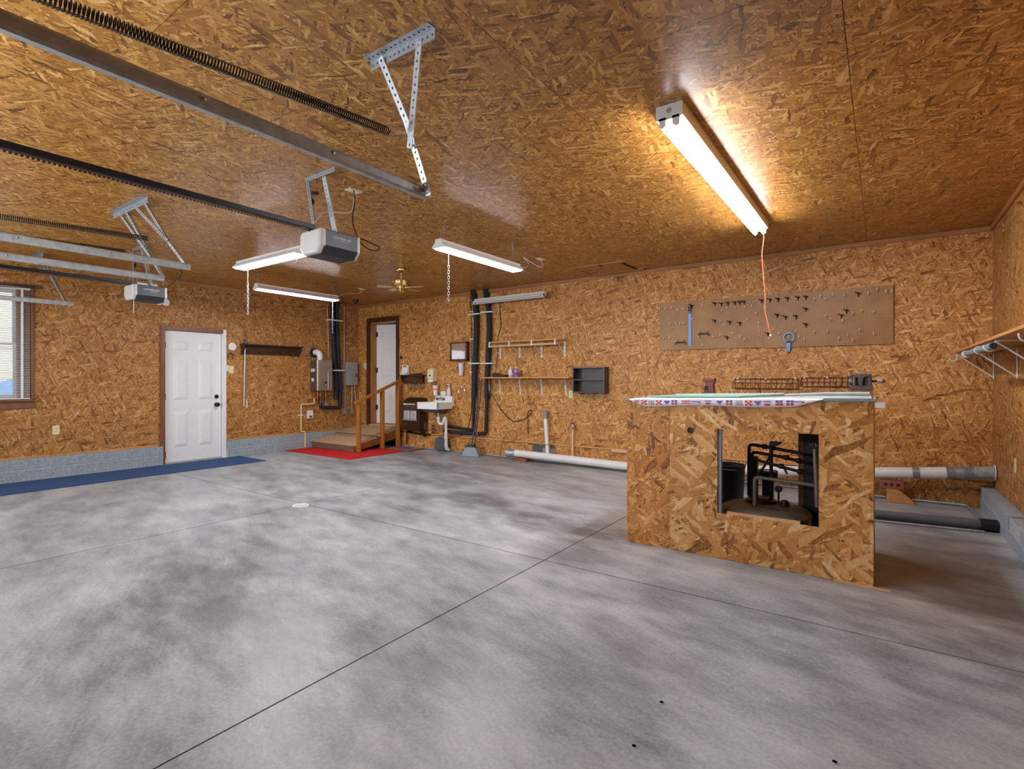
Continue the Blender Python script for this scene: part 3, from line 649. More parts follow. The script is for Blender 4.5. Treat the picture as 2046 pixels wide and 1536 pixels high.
def opener(label, rail_lab):
    t = thing('garage_opener', label, 'opener', (-3.33, 2.40, 2.17), 'garage door openers')
    X0, X1, Y0, Y1, Z0, Z1 = -3.455, -3.20, 2.235, 2.53, 2.175, 2.345; b = .052
    prof = [(X0+.005, Z1-.02), (X0+.03, Z1), (X1-.004, Z1), (X1, Z1-.006), (X1, Z0+b), (X1-b*.8, Z0), (X0+b*.8, Z0), (X0, Z0+b)]
    part(t, 'body', MB().prism(prof, 'Y', Y0+.004, Y1-.008), m_dkblue, bevel=.003)
    part(t, 'lower_cover', MB().prism([(X1+.002, Z0+b+.002), (X1+.001-b*.8, Z0-.003), (X0-.001+b*.8, Z0-.003), (X0-.002, Z0+b+.002), (X0+.01, Z0+b+.002), (X0+b*.8+.004, Z0+.006), (X1-b*.8-.004, Z0+.006), (X1-.01, Z0+b+.002)], 'Y', Y0+.002, Y1-.01), m_dkblue2)
    cx_, cz_ = (X0+X1)/2, (Z0+Z1)/2
    sc = lambda k: [(cx_+(p-cx_)*k, cz_+(q-cz_)*k) for p, q in prof]
    mb = MB(); rings = [(1.005, Y0+.01), (1.005, Y0-.012), (.97, Y0-.026), (.86, Y0-.036)]; n = len(prof); vs = []
    for k, y in rings: vs += [(p, y, q) for p, q in sc(k)]
    fs = [tuple((len(rings)-1)*n+i for i in range(n))]
    for r_ in range(len(rings)-1):
        for i in range(n): j = (i+1) % n; fs.append((r_*n+i, r_*n+j, (r_+1)*n+j, (r_+1)*n+i))
    part(t, 'light_lens', mb.add(vs, fs), m_lens, bevel=.003)
    part(t, 'rear_lens', MB().prism(sc(1.0), 'Y', Y1-.01, Y1+.012), m_lens)
    part(t, 'name_print', text_mb('CHAMBERLAIN', .024, (X1, 2.385, 2.298), (0, 1, 0), (0, 0, 1), .0012), m_plast)
    part(t, 'small_print', text_mb('POWER DRIVE', .011, (X1, 2.405, 2.279), (0, 1, 0), (0, 0, 1), .0012), m_plast)
    mb = MB()
    for u in list(range(3))+list(range(13, 16)):
        for v in range(4): mb.box(X1-.001, X1+.0006, 2.258+u*.0155+(v % 2)*.005, 2.264+u*.0155+(v % 2)*.005, 2.245+v*.018, 2.250+v*.018)
    part(t, 'vent_slots', mb, m_plblk)
    part(t, 'mount_plate', MB().box(X1-.16, X1-.155, 2.30, 2.50, Z1, Z1+.045).box(X1-.16, X1-.09, 2.30, 2.50, Z1, Z1+.004), m_galv)
    part(t, 'hanger_angle', MB().perf((-3.56, 2.32, H-.001), (1, 0, 0), (0, 0, -1), .36, .032, .03, .005).perf((-3.56, 2.32, H-.001), (1, 0, 0), (0, 1, 0), .36, .032, .03, .005), m_galv, solid=.002)
    part(t, 'hanger_strut', MB().angle((-3.545, 2.315, H-.03), (-3.375, 2.26, 2.365), (1, 0, 0), (0, 1, 0), .034, .03, .006), m_galv, solid=.002)
    part(t, 'hanger_strut', MB().angle((-3.375, 2.335, H-.02), (-3.355, 2.42, 2.36), (1, 0, 0), (0, 1, 0), .042, .03, .006), m_galv, solid=.002)
    r = part(t, 'drive_rail', MB().prism([(-3.352, 2.385), (-3.308, 2.385), (-3.308, 2.352), (-3.312, 2.350), (-3.348, 2.350), (-3.352, 2.352)], 'Y', YF, 2.24), m_black, bevel=.002)
    mb = MB(); y = YF+.1
    while y < 2.2: mb.box(-3.325, -3.317, y, y+.011, 2.333, 2.341); y += .020
    part(r, 'drive_chain', mb, m_plblk, kind='stuff'); part(r, 'chain_cable', MB().tube([(-3.321, YF, 2.346), (-3.321, 2.22, 2.346)], .0015, 5), m_copper)
    return t
op = opener('dark grey garage opener with white light lens, the nearer and larger in view', '')
part(op, 'hanging_sensor', MB().lathe([(0, -.02), (.012, -.014), (.014, .006), (.006, .018), (0, .018)], (-3.45, 2.31, 2.60), 'Z', 8), m_plblk); 
part(op, 'sensor_wire', MB().tube([(-3.45, 2.31, 2.615), (-3.44, 2.31, H-.03)], .0015, 5), m_plblk)
op2 = copy_tree(op, (-3.57, .09, 0), None, 'dark grey garage opener with white light lens in front of the left wall')

part(op, 'power_cord', MB().tube(curve([(-3.45, 2.68, H-.01), (-3.45, 2.69, H-.09), (-3.44, 2.66, 2.55), (-3.34, 2.63, 2.39), (-3.30, 2.66, 2.32), (-3.25, 2.72, 2.29), (-3.20, 2.73, 2.31), (-3.22, 2.68, 2.33), (-3.27, 2.62, 2.36), (-3.3, 2.55, 2.355)], 6), .0045, 6), m_plblk, True)
part(op, 'power_cord', MB().tube(curve([(-3.50, 2.73, H-.01), (-3.49, 2.71, H-.10), (-3.46, 2.66, 2.62), (-3.42, 2.55, 2.575), (-3.41, 2.46, 2.555), (-3.42, 2.38, 2.53), (-3.39, 2.30, 2.45), (-3.36, 2.25, 2.39)], 6), .004, 6), m_plast, True)
part(op2, 'release_cord', MB().tube(curve([(-6.86, 2.33, 2.175), (-6.855, 2.33, 2.12), (-6.86, 2.33, 2.07), (-6.852, 2.33, 2.02)], 5), .003, 6), m_plast, True)
part(op2, 'power_cord', MB().tube(curve([(-6.82, 2.64, 2.35), (-6.72, 2.66, 2.39), (-6.55, 2.66, 2.44), (-6.49, 2.66, 2.47), (-6.47, 2.66, 2.40), (-6.45, 2.66, 2.46), (-6.46, 2.66, 2.50), (-6.50, 2.66, 2.52)], 6), .005, 6), m_plblk, True)
# ---------------------------------------------------------------- left wall fittings
def plate(name, label, cat, face, u, z, w, h, kind, mat):
    """cover plate on a wall; face 'A' left wall (u = Y), 'B' back wall (u = X), 'C' right wall"""
    def bx(u0, u1, z0, z1, d0, d1):
        if face == 'A': return MB().box(XA+d0, XA+d1, u0, u1, z0, z1)
        if face == 'B': return MB().box(u0, u1, YB-d1, YB-d0, z0, z1)
        return MB().box(XC-d1, XC-d0, u0, u1, z0, z1)
    loc = (XA, u, z) if face == 'A' else (u, YB, z) if face == 'B' else (XC, u, z)
    t = thing(name, label, cat, loc)
    part(t, 'cover_plate', bx(u-w/2, u+w/2, z-h/2, z+h/2, 0, .007), mat, bevel=.002)
    if kind == 'outlet':
        for s in (-1, 1):
            part(t, 'socket', bx(u-.016, u+.016, z+s*.021-.013, z+s*.021+.013, .006, .009), mat, bevel=.003)
            part(t, 'slot', bx(u-.008, u-.005, z+s*.021-.006, z+s*.021+.006, .0085, .0096), m_plblk); part(t, 'slot', bx(u+.005, u+.008, z+s*.021-.006, z+s*.021+.006, .0085, .0096), m_plblk)
    else: part(t, 'toggle', bx(u-.005, u+.005, z-.004, z+.014, .006, .018), mat)
    return t
plate('wall_outlet', 'cream duplex outlet low on the left wall below the window', 'outlet', 'A', 2.13, .62, .074, .117, 'outlet', m_cream)
plate('light_switch', 'cream light switch right of the white entry door', 'switch', 'A', 4.385, 1.448, .080, .12, 'switch', m_cream)
single('door_contact', MB().box(XA, XA+.018, 4.305, 4.335, 1.42, 1.52), m_strap, 'grey alarm contact between entry door and switch', 'sensor', bevel=.002)
t = thing('dial_thermometer', 'round white dial thermometer beside the entry door', 'thermometer', (XA, 4.40, 1.83))
part(t, 'rim', MB().lathe([(.066, 0), (.068, .012), (.064, .020), (.060, .020)], (XA, 4.40, 1.83), 'X', 28), m_plast, True)
part(t, 'dial', MB().lathe([(.061, 0), (.061, .016)], (XA, 4.40, 1.83), 'X', 28), m_paper)
part(t, 'needle', MB().bar((XA+.018, 4.38, 1.815), (XA+.018, 4.425, 1.855), .004, .001, (1, 0, 0)), m_red)
mb = MB()
for k in range(20):
    a = 2*math.pi*k/20; mb.bar((XA+.0166, 4.40+math.cos(a)*.046, 1.83+math.sin(a)*.046), (XA+.0166, 4.40+math.cos(a)*.056, 1.83+math.sin(a)*.056), .002, .0006, (1, 0, 0))
part(t, 'scale_marks', mb, m_plblk)
single('horseshoe', MB().tube([(XA+.01, 4.371+math.cos(a)*.042, 1.665+math.sin(a)*.055) for a in [math.radians(x) for x in range(-55, 240, 20)]], [.006, .009]+[.010]*11+[.009, .006], 6), m_iron, 'dark iron horseshoe nailed above the light switch', 'horseshoe', smooth=True)
# dark coat shelf
t = thing('wall_shelf', 'dark brown wooden peg shelf right of the entry door', 'shelf', (XA, 5.09, 1.70))
part(t, 'top_board', MB().box(XA, XA+.13, 4.53, 5.65, 1.865, 1.885), m_dkwood, bevel=.003)
part(t, 'back_board', MB().box(XA, XA+.022, 4.56, 5.60, 1.715, 1.865), m_dkwood)
for y in (4.545, 5.595): part(t, 'side_bracket', MB().prism([(XA, 1.865), (XA+.115, 1.865), (XA+.105, 1.81), (XA+.05, 1.76), (XA+.03, 1.70), (XA, 1.70)], 'Y', y, y+.022), m_dkwood)
for y in (4.66, 4.85, 5.05, 5.25, 5.42): part(t, 'peg', MB().lathe([(.009, 0), (.008, .045), (.014, .06), (0, .065)], (XA+.02, y, 1.76), 'X', 10), m_dkwood, True)
t = thing('bird_figurine', 'small dark figurine standing on the left end of the peg shelf', 'figurine', (XA+.06, 4.60, 1.885))
part(t, 'body', MB().lathe([(0, 0), (.02, .004), (.026, .03), (.018, .055), (.008, .066), (0, .07)], (XA+.06, 4.60, 1.885), 'Z', 12), m_iron, True)
part(t, 'head', MB().lathe([(0, -.014), (.011, -.006), (.012, .004), (.006, .012), (0, .013)], (XA+.062, 4.592, 1.962), 'Z', 10), m_iron, True)
part(t, 'tail', MB().bar((XA+.06, 4.61, 1.92), (XA+.06, 4.645, 1.90), .014, .006), m_iron)
single('glass_votive', MB().lathe([(.018, 0), (.024, .004), (.027, .035), (.022, .035), (.02, .008), (0, .008)], (XA+.07, 5.60, 1.885), 'Z', 14), m_chrome, 'small shiny cup on the right end of the peg shelf', 'cup', smooth=True)
single('shelf_bell', MB().lathe([(0, .05), (.012, .045), (.022, .015), (.03, 0), (.02, .002), (0, .01)], (XA+.055, 5.47, 1.70), 'Z', 12), m_chrome, 'small chrome bell hanging from the right peg of the dark shelf', 'bell', smooth=True)
single('blind_wand', MB().tube([(XA+.06, 4.595, 1.80), (XA+.05, 4.59, 1.775), (XA+.03, 4.582, .83)], .008, 8), m_plast, 'long thin white rod hanging from the dark peg shelf', 'rod', smooth=True)
t = thing('pull_switch', 'thin grey cord with a white grip hanging beside the white rod', 'cord', (XA+.01, 4.64, .80))
part(t, 'cord', MB().tube([(XA+.012, 4.62, 1.70), (XA+.012, 4.635, .93)], .003, 5), m_grey); part(t, 'grip', MB().lathe([(.006, .13), (.010, .11), (.012, .0), (.006, -.004)], (XA+.014, 4.64, .80), 'Z', 8), m_plast, True)
t = thing('flood_light', 'white twin-head flood light high on the left wall behind the farther opener', 'light', (XA, 3.33, 2.46))
part(t, 'base', MB().lathe([(.05, 0), (.05, .02), (.03, .03)], (XA, 3.33, 2.46), 'X', 18), m_plast, True)
for y in (3.285, 3.375): part(t, 'lamp_head', MB().lathe([(.02, 0), (.03, .02), (.052, .075), (.054, .085), (0, .09)], (XA+.02, y, 2.435), 'X', 18), m_plast, True)
# ---------------------------------------------------------------- tankless water heater
t = thing('water_heater', 'silver tankless water heater hung on the left wall', 'heater', (XA, 6.02, 1.07)); hx0, hx1, ha, hb = XA, XA+.225, 5.855, 6.195
part(t, 'casing', MB().box(hx0+.01, hx1-.012, ha, hb, 1.075, 1.645), m_steeld, bevel=.004)
fr = part(t, 'front_cover', MB().prism([(hx1-.014, ha), (hx1, ha+.02), (hx1+.006, ha+.06), (hx1+.006, hb-.06), (hx1, hb-.02), (hx1-.014, hb)], 'Z', 1.072, 1.648), m_steel, bevel=.003)
part(fr, 'cover_recess', MB().box(hx1+.004, hx1+.010, ha+.225, ha+.235, 1.10, 1.42), m_plast)
part(fr, 'display', MB().box(hx1+.004, hx1+.012, ha+.155, ha+.205, 1.17, 1.24), m_plblk, bevel=.003); part(fr, 'button', MB().box(hx1+.012, hx1+.014, ha+.168, ha+.192, 1.178, 1.20), m_plast)
part(t, 'rating_label', MB().box(hx0+.03, hx0+.15, ha-.0015, ha, 1.43, 1.485), m_paper); part(t, 'warning_label', MB().box(hx0+.05, hx0+.12, ha-.0015, ha, 1.245, 1.31), m_paper)
part(t, 'label_print', text_mb('NORITZ', .03, (hx0+.09, ha-.0015, 1.457), (1, 0, 0), (0, 0, 1), .0008), m_red)
t = thing('vent_elbow', 'white vent elbow with black wall ring above the water heater', 'pipe', (XA, 5.96, 1.645))
part(t, 'wall_ring', MB().lathe([(.088, 0), (.092, .012), (.085, .026), (.055, .028)], (XA, 5.93, 1.79), 'X', 28), m_rubber, True)
part(t, 'elbow', MB().tube([(XA+.02, 5.95, 1.80), (XA+.06, 5.955, 1.80), (XA+.095, 5.962, 1.792), (XA+.118, 5.972, 1.77), (XA+.125, 5.98, 1.735), (XA+.125, 5.98, 1.64)], [.056, .056, .057, .057, .055, .047], 18), m_plast, True)
part(t, 'collar', MB().lathe([(.051, 0), (.053, .006), (.053, .022), (.051, .028)], (XA+.125, 5.98, 1.668), 'Z', 20), m_plast, True)
# insulated pipes and plumbing under the heater
t = thing('insulated_pipe', 'pair of black foam insulated pipes running down beside the water heater', 'pipe', (XA, 6.40, .72))
part(t, 'foam_sleeve', MB().tube(curve([(XA+.05, 6.32, H), (XA+.055, 6.30, 2.62), (XA+.055, 6.315, 2.2), (XA+.055, 6.36, 1.6), (XA+.055, 6.40, 1.2), (XA+.055, 6.385, .90)], 5), .043, 14), m_rubber, True)
part(t, 'foam_sleeve', MB().tube(curve([(XA+.05, 6.43, H), (XA+.055, 6.41, 2.62), (XA+.055, 6.42, 2.2), (XA+.055, 6.455, 1.6), (XA+.055, 6.49, 1.2), (XA+.055, 6.49, .80)], 5), .040, 14), m_rubber, True)
part(t, 'lower_run', MB().tube([(XA+.05, 6.49, .82), (XA+.05, 6.485, .745), (XA+.05, 6.46, .728), (XA+.05, 6.08, .745), (XA+.05, 6.05, .77), (XA+.05, 6.045, .97)], [.038, .038, .036, .034, .028, .02], 12), m_rubber, True)
part(t, 'hot_riser', MB().tube([(XA+.05, 6.045, .78), (XA+.06, 6.045, .92)], .021, 10), M('purple_wrap', (92,80,110), .5), True)
for z, a, b in ((2.43, 6.20, 6.52), (1.45, 6.28, 6.56)): part(t, 'strap', MB().box(XA+.0, XA+.102, a, b, z, z+.024), m_strap, bevel=.003)
t = thing('heater_valves', 'cluster of brass and copper valves under the water heater', 'valves', (XA, 6.0, .9))
for y, z in ((5.97, .98), (6.03, 1.0), (6.15, .99)): part(t, 'valve_body', MB().lathe([(.012, -.1), (.016, -.06), (.022, -.04), (.022, 0), (.014, .02), (.012, .075)], (XA+.07, y, z), 'Z', 10), m_copper, True)
part(t, 'red_handle', MB().box(XA+.09, XA+.10, 5.955, 5.985, .95, .99), m_red); part(t, 'gas_cock', MB().lathe([(.012, -.03), (.018, 0), (.012, .03)], (XA+.06, 5.93, .945), 'Y', 10), m_brass, True)
part(t, 'drain_line', MB().tube([(XA+.04, 6.17, .98), (XA+.035, 6.17, .70)], .010, 8), m_galvd, True); part(t, 'sensor_wire', MB().tube(curve([(XA+.06, 6.10, .92), (XA+.05, 6.12, .86), (XA+.03, 6.08, .82), (XA+.02, 6.0, .83)], 5), .003, 5), m_plblk)
gp = [(XA+.05, 5.915, .95), (XA+.05, 5.912, .835), (XA+.048, 5.895, .820), (XA+.03, 5.67, .822), (XA+.025, 5.655, .805), (XA+.025, 5.652, .335), (XA+.03, 5.66, .315), (XA+.06, 5.70, .31), (XA+.065, 5.71, .29), (XA+.065, 5.71, .02)]
t = thing('gas_pipe', 'cream plastic pipe stepping down from the water heater to the floor', 'pipe', (XA, 5.68, .02))
part(t, 'pipe_run', MB().tube(gp, .0135, 10), m_creamp, True); part(t, 'clamp', MB().box(XA, XA+.035, 5.60, 5.70, .612, .628), m_strap)
t = thing('heater_outlet', 'white outlet box with a plug under the water heater', 'outlet', (XA, 5.84, .54))
part(t, 'box', MB().box(XA, XA+.035, 5.785, 5.90, .545, .70), m_plast, bevel=.006); part(t, 'plug', MB().lathe([(.02, 0), (.022, .02), (.012, .03)], (XA+.033, 5.835, .585), 'X', 12), m_dkred, True)
part(t, 'cord', MB().tube(curve([(XA+.06, 5.85, .58), (XA+.05, 5.88, .53), (XA+.02, 5.88, .42), (XA+.015, 5.86, .31)], 5), .003, 5), m_copper); part(t, 'spigot', MB().lathe([(.01, 0), (.013, .05), (.02, .06), (.02, .075)], (XA+.03, 5.90, .69), 'Y', 8), m_brass, True)
# breaker panel and conduits near the corner
t = thing('breaker_panel', 'grey electrical breaker panel in the left corner', 'panel', (XA, 6.74, 1.16))
part(t, 'enclosure', MB().box(XA, XA+.095, 6.60, 6.875, 1.165, 1.635), m_grey, bevel=.003); pd = part(t, 'panel_door', MB().box(XA+.095, XA+.105, 6.605, 6.87, 1.17, 1.63), m_grey, bevel=.003)
part(pd, 'latch', MB().box(XA+.105, XA+.112, 6.825, 6.845, 1.33, 1.40), m_plblk)
single('electrical_conduit', MB().tube([(XA+.03, 6.50, 2.775), (XA+.03, 6.59, 2.772), (XA+.03, 6.605, 2.755), (XA+.03, 6.605, 1.635)], .011, 10), m_grey, 'thin grey conduit rising from the breaker panel to the ceiling', 'conduit', smooth=True)
for y, r_, lab in ((6.625, .009, 'thin grey conduit with a junction box left below the breaker panel'), (6.79, .015, 'thicker grey conduit with a junction box right below the breaker panel')):
    t = thing('electrical_conduit', lab, 'conduit', (XA, y, .58))
    part(t, 'pipe_run', MB().tube([(XA+.03, y, 1.17), (XA+.03, y, .66)], r_, 10), m_grey, True)
    part(t, 'junction_box', MB().prism([(XA, .70-.02), (XA+.05, .70-.02), (XA+.06, .64), (XA+.06, .585), (XA, .585)], 'Y', y-.032, y+.032), m_greyp, bevel=.004)
single('wall_cable', MB().tube([(XA+.02, 6.855, 1.17), (XA+.02, 6.90, .80), (XA+.02, 6.93, .40)], .006, 6), m_plast, 'thin white cable running down from the breaker panel into the corner', 'cable', smooth=True)
single('alarm_cable', MB().tube(curve([(XA+.01, 6.225, H-.06), (XA+.008, 6.235, 2.4), (XA+.008, 6.26, 1.7)], 5), .004, 5), m_plast, 'thin white cable clipped left of the insulated pipes by the water heater', 'cable', smooth=True)
# ---------------------------------------------------------------- rugs, ramp and railing
single('runner_rug', MB().box(-8.72, -7.90, .45, 4.47, .001, .012), m_rug_b, 'long blue carpet runner along the left wall', 'rug', bevel=.004)
single('entry_mat', MB().box(-8.775, -6.93, 5.30, 6.50, .001, .009), m_rug_r, 'bright red carpet under the ramp', 'rug', bevel=.003)
t = thing('door_mat', 'small orange mat with a purple oval beside the ramp', 'rug', (-7.17, 6.72, 0))
part(t, 'mat', MB().box(-7.46, -6.865, 6.515, 6.925, .010, .017), m_rug_o, bevel=.003)
mb = MB(); mb.add([(-7.2+math.cos(a)*.2, 6.73+math.sin(a)*.12, .0178) for a in [2*math.pi*k/28 for k in range(28)]], [tuple(range(28))]); part(t, 'printed_oval', mb, m_purple)
t = thing('entry_ramp', 'carpeted wooden ramp up to the house door', 'ramp', (-8.15, 6.4, .012))
RX0, RX1 = -8.77, -7.545
def rp(y): return .10+(y-5.86)*.222
def seg(y0, y1, dz0, dz1, mat, x0=RX0, x1=RX1):
    return MB().hexa([(x0, y0, rp(y0)+dz0), (x1, y0, rp(y0)+dz0), (x1, y1, rp(y1)+dz0), (x0, y1, rp(y1)+dz0)], [(x0, y0, rp(y0)+dz1), (x1, y0, rp(y0)+dz1), (x1, y1, rp(y1)+dz1), (x0, y1, rp(y1)+dz1)])
part(t, 'deck', seg(5.87, 6.93, -.03, .0, None), m_ramp)
part(t, 'carpet', seg(5.86, 6.385, .0, .014, None), m_tan, bevel=.004); part(t, 'carpet', seg(6.40, 6.93, .006, .022, None), m_tan, bevel=.004)
part(t, 'carpet_border', seg(6.375, 6.41, .012, .024, None), m_tand); part(t, 'carpet_border', seg(6.30, 6.32, .012, .0155, None), m_tand)
part(t, 'carpet_fringe', MB().hexa([(RX0, 5.852, .014), (RX1, 5.852, .014), (RX1, 5.872, .014), (RX0, 5.872, .014)], [(RX0, 5.846, .112), (RX1, 5.846, .112), (RX1, 5.872, .116), (RX0, 5.872, .116)]), m_tand)
for x in (RX0+.01, RX1-.045): part(t, 'stringer', MB().prism([(5.875, .012), (6.93, .17), (6.93, rp(6.93)-.03), (5.875, rp(5.875)-.03)], 'X', x, x+.04), m_ramp)
part(t, 'landing', MB().box(-8.6, -7.5, 6.93, YB-.002, .30, .345), m_ramp)
t = thing('ramp_railing', 'stained wooden handrail on three posts beside the ramp', 'railing', (-7.5, 6.4, .012))
def rz(y): return .895+(y-5.93)*.385
for y in (5.93, 6.46, 6.84): part(t, 'post', MB().box(-7.54, -7.455, y-.022, y+.022, .012, rz(y)-.02), m_post, bevel=.003)
part(t, 'handrail', MB().bar((-7.5, 5.86, rz(5.86)), (-7.5, 6.93, rz(6.93)), .09, .038), m_post, bevel=.005)
# ---------------------------------------------------------------- back wall fittings, left to right
plate('light_switch', 'cream light switch left of the house door', 'switch', 'B', -8.61, 1.56, .075, .12, 'switch', m_cream)
single('alarm_keypad', MB().box(-7.575, -7.53, YB-.02, YB, 1.675, 1.735), m_plblk, 'tiny black box on the wall right of the house door', 'sensor', bevel=.003)
t = thing('key_shelf', 'brown wooden key shelf with scalloped apron above the wall heater', 'shelf', (-7.2, YB, 1.20))
part(t, 'top_board', MB().box(-7.56, -6.87, YB-.13, YB, 1.352, 1.372), m_dkwoodx, bevel=.003)
part(t, 'apron', MB().prism([(-7.46, 1.352), (-6.93, 1.352), (-6.93, 1.21), (-6.99, 1.20), (-7.08, 1.215), (-7.19, 1.195), (-7.30, 1.215), (-7.39, 1.20), (-7.46, 1.21)], 'Y', YB-.025, YB), m_dkwoodx)
for x in (-7.47, -6.95): part(t, 'side_bracket', MB().prism([(YB, 1.352), (YB-.11, 1.352), (YB-.10, 1.30), (YB-.04, 1.25), (YB, 1.20)], 'X', x, x+.02), m_dkwoodx)
for x, z, w_ in ((-7.275, 1.165, 'leftmost'), (-7.115, 1.150, 'middle and lowest'), (-6.965, 1.172, 'rightmost')):
    t = thing('key_ring', '%s of three oval iron rings hanging from the key shelf' % w_, 'ring', (x, YB-.04, z-.06), 'iron rings under the key shelf')
    part(t, 'ring', MB().tube([(x+math.cos(a)*.042, YB-.045, z+math.sin(a)*.058) for a in [2*math.pi*k/20 for k in range(20)]], .008, 6, True), m_iron, True)
    part(t, 'hook', MB().tube([(x, YB-.025, z+.075), (x, YB-.05, z+.07), (x, YB-.055, z+.055)], .004, 6), m_iron)
t = thing('intercom', 'white wedge-shaped phone keypad on the key shelf', 'phone', (-7.40, YB-.09, 1.372))
part(t, 'body', MB().prism([(YB-.015, 1.55), (YB-.05, 1.555), (YB-.075, 1.42), (YB-.12, 1.388), (YB-.12, 1.373), (YB-.015, 1.373)], 'X', -7.475, -7.315), m_plast, bevel=.004)
part(t, 'display', MB().hexa([(-7.44, YB-.060, 1.515), (-7.36, YB-.060, 1.515), (-7.36, YB-.05, 1.515), (-7.44, YB-.05, 1.515)], [(-7.44, YB-.0555, 1.54), (-7.36, YB-.0555, 1.54), (-7.36, YB-.045, 1.54), (-7.44, YB-.045, 1.54)]), m_greyd)
for i in range(3):
    for j in range(3): part(t, 'key', MB().box(-7.44+i*.03, -7.42+i*.03, YB-.077+j*.005, YB-.060+j*.005, 1.425+j*.025, 1.440+j*.025), m_paper)
single('pocket_knife', MB().hexa([(-7.24, YB-.10, 1.373), (-6.93, YB-.11, 1.373), (-6.93, YB-.06, 1.373), (-7.24, YB-.08, 1.373)], [(-7.22, YB-.098, 1.386), (-6.94, YB-.10, 1.402), (-6.94, YB-.07, 1.402), (-7.22, YB-.085, 1.386)]), m_plblk, 'flat dark tool lying on the right half of the key shelf', 'tool', bevel=.004)
# gas wall heater
t = thing('wall_heater', 'brown gas wall heater with chrome grille beside the ramp', 'heater', (-7.05, YB-.15, .34))
hf, HX0, HX1 = YB-.235, -7.275, -6.845
part(t, 'cabinet', MB().prism([(YB-.02, .935), (YB-.14, .93), (hf+.015, .862), (hf, .80), (hf, .52), (hf+.02, .345), (YB-.02, .335)], 'X', HX0, HX1), m_bronze, bevel=.006)
part(t, 'top_louver', MB().hexa([(HX0+.02, YB-.143, .935), (HX1-.02, YB-.143, .935), (HX1-.02, YB-.05, .94), (HX0+.02, YB-.05, .94)], [(HX0+.02, YB-.143, .945), (HX1-.02, YB-.143, .945), (HX1-.02, YB-.05, .950), (HX0+.02, YB-.05, .950)]), m_plblk)
part(t, 'firebox', MB().box(HX0+.035, HX1-.035, hf-.002, hf+.004, .545, .80), m_plblk)
for k in range(4): part(t, 'radiant_plaque', MB().box(HX0+.05+k*.085, HX0+.12+k*.085, hf-.008, hf-.002, .555, .715), m_ceram, bevel=.003)
for k in range(11):
    x = HX0+.045+k*.034; part(t, 'grille_bar', MB().tube([(x, hf+.012, .865), (x, hf-.022, .80), (x, hf-.024, .72), (x, hf-.022, .55), (x, hf, .535)], .0035, 6), m_chrome, True)
part(t, 'grille_rail', MB().box(HX0+.03, HX1-.03, hf-.026, hf-.018, .535, .55), m_galvd)
part(t, 'badge', MB().box(HX0+.05, HX0+.13, hf+.001, hf+.008, .455, .47), m_brass)
part(t, 'side_vent', MB().box(HX1-.001, HX1+.004, YB-.10, YB-.03, .36, .49), m_greyd)
for x in (HX0+.02, HX1-.05): part(t, 'mount_leg', MB().box(x, x+.03, YB-.15, YB-.05, .30, .34), m_bronze)
t = thing('heater_gas_line', 'dark gas line and valves under the wall heater', 'pipe', (-6.9, YB-.07, .26))
part(t, 'pipe_run', MB().tube([(-7.30, YB-.07, .29), (-7.0, YB-.07, .275), (-6.72, YB-.07, .28)], .016, 8), m_bliron, True)
part(t, 'supply_stub', MB().tube([(-7.33, YB-.07, .06), (-7.33, YB-.07, .28), (-7.30, YB-.07, .30)], .013, 8), m_bliron, True)
for z in (.30, .36, .42): part(t, 'valve_body', MB().lathe([(.014, 0), (.024, .012), (.024, .03), (.014, .042)], (-6.66, YB-.07, z), 'Z', 10), m_iron, True)
part(t, 'red_cock', MB().lathe([(.026, 0), (.030, .012), (.012, .02)], (-6.86, YB-.09, .255), 'Y', 10), m_bliron, True)
# sink
t = thing('wall_sink', 'white porcelain wall-hung sink with backsplash', 'sink', (-6.40, YB-.22, .68))
SX0, SX1, SYF = -6.69, -6.185, YB-.44
part(t, 'backsplash', MB().prism([(SX0, .875), (SX0+.05, .885), (SX0+.09, .93), (SX0+.10, .965), (SX0+.13, .992), (SX1-.03, .992), (SX1, .965), (SX1, .80), (SX0, .80)], 'Y', YB-.075, YB-.002), m_porc, bevel=.012)
part(t, 'apron', MB().box(SX0, SX1, SYF, SYF+.028, .765, .885).box(SX0, SX0+.028, SYF, YB-.06, .765, .885).box(SX1-.028, SX1, SYF, YB-.06, .765, .885), m_porc, bevel=.008)
mb = MB(); a0 = [(SX0+.02, SYF+.02), (SX1-.02, SYF+.02), (SX1-.02, YB-.07), (SX0+.02, YB-.07)]; a1 = [(SX0+.12, SYF+.10), (SX1-.12, SYF+.10), (SX1-.12, YB-.14), (SX0+.12, YB-.14)]
mb.hexa([(x, y, .705) for x, y in a1], [(x, y, .77) for x, y in a0]); part(t, 'underside', mb, m_greyd)
mb = MB(); mb.add([(x, y, .868) for x, y in a0]+[(x, y, .775) for x, y in a1], [(0, 1, 5, 4), (1, 2, 6, 5), (2, 3, 7, 6), (3, 0, 4, 7), (4, 5, 6, 7)]); part(t, 'bowl', mb, m_porc)
part(t, 'deck', MB().box(SX0+.02, SX1-.02, YB-.13, YB-.06, .855, .88), m_porc, bevel=.005)
fa = part(t, 'faucet', MB().tube([(-6.42, YB-.07, .935), (-6.42, YB-.13, .94), (-6.42, YB-.17, .925)], .012, 10), m_chrome, True)
for x in (-6.53, -6.49, -6.44, -6.37): part(fa, 'tap_handle', MB().lathe([(.012, 0), (.022, .01), (.022, .024), (.01, .036), (0, .038)], (x, YB-.112, .935+(.012 if x == -6.44 else 0)), 'Y', 10), m_iron, True)
t = thing('sink_drain', 'white plastic trap and drain pipe under the sink', 'pipe', (-6.30, YB-.2, .05))
part(t, 'tailpiece', MB().lathe([(.018, 0), (.018, .10)], (-6.35, YB-.25, .62), 'Z', 12), m_galv, True)
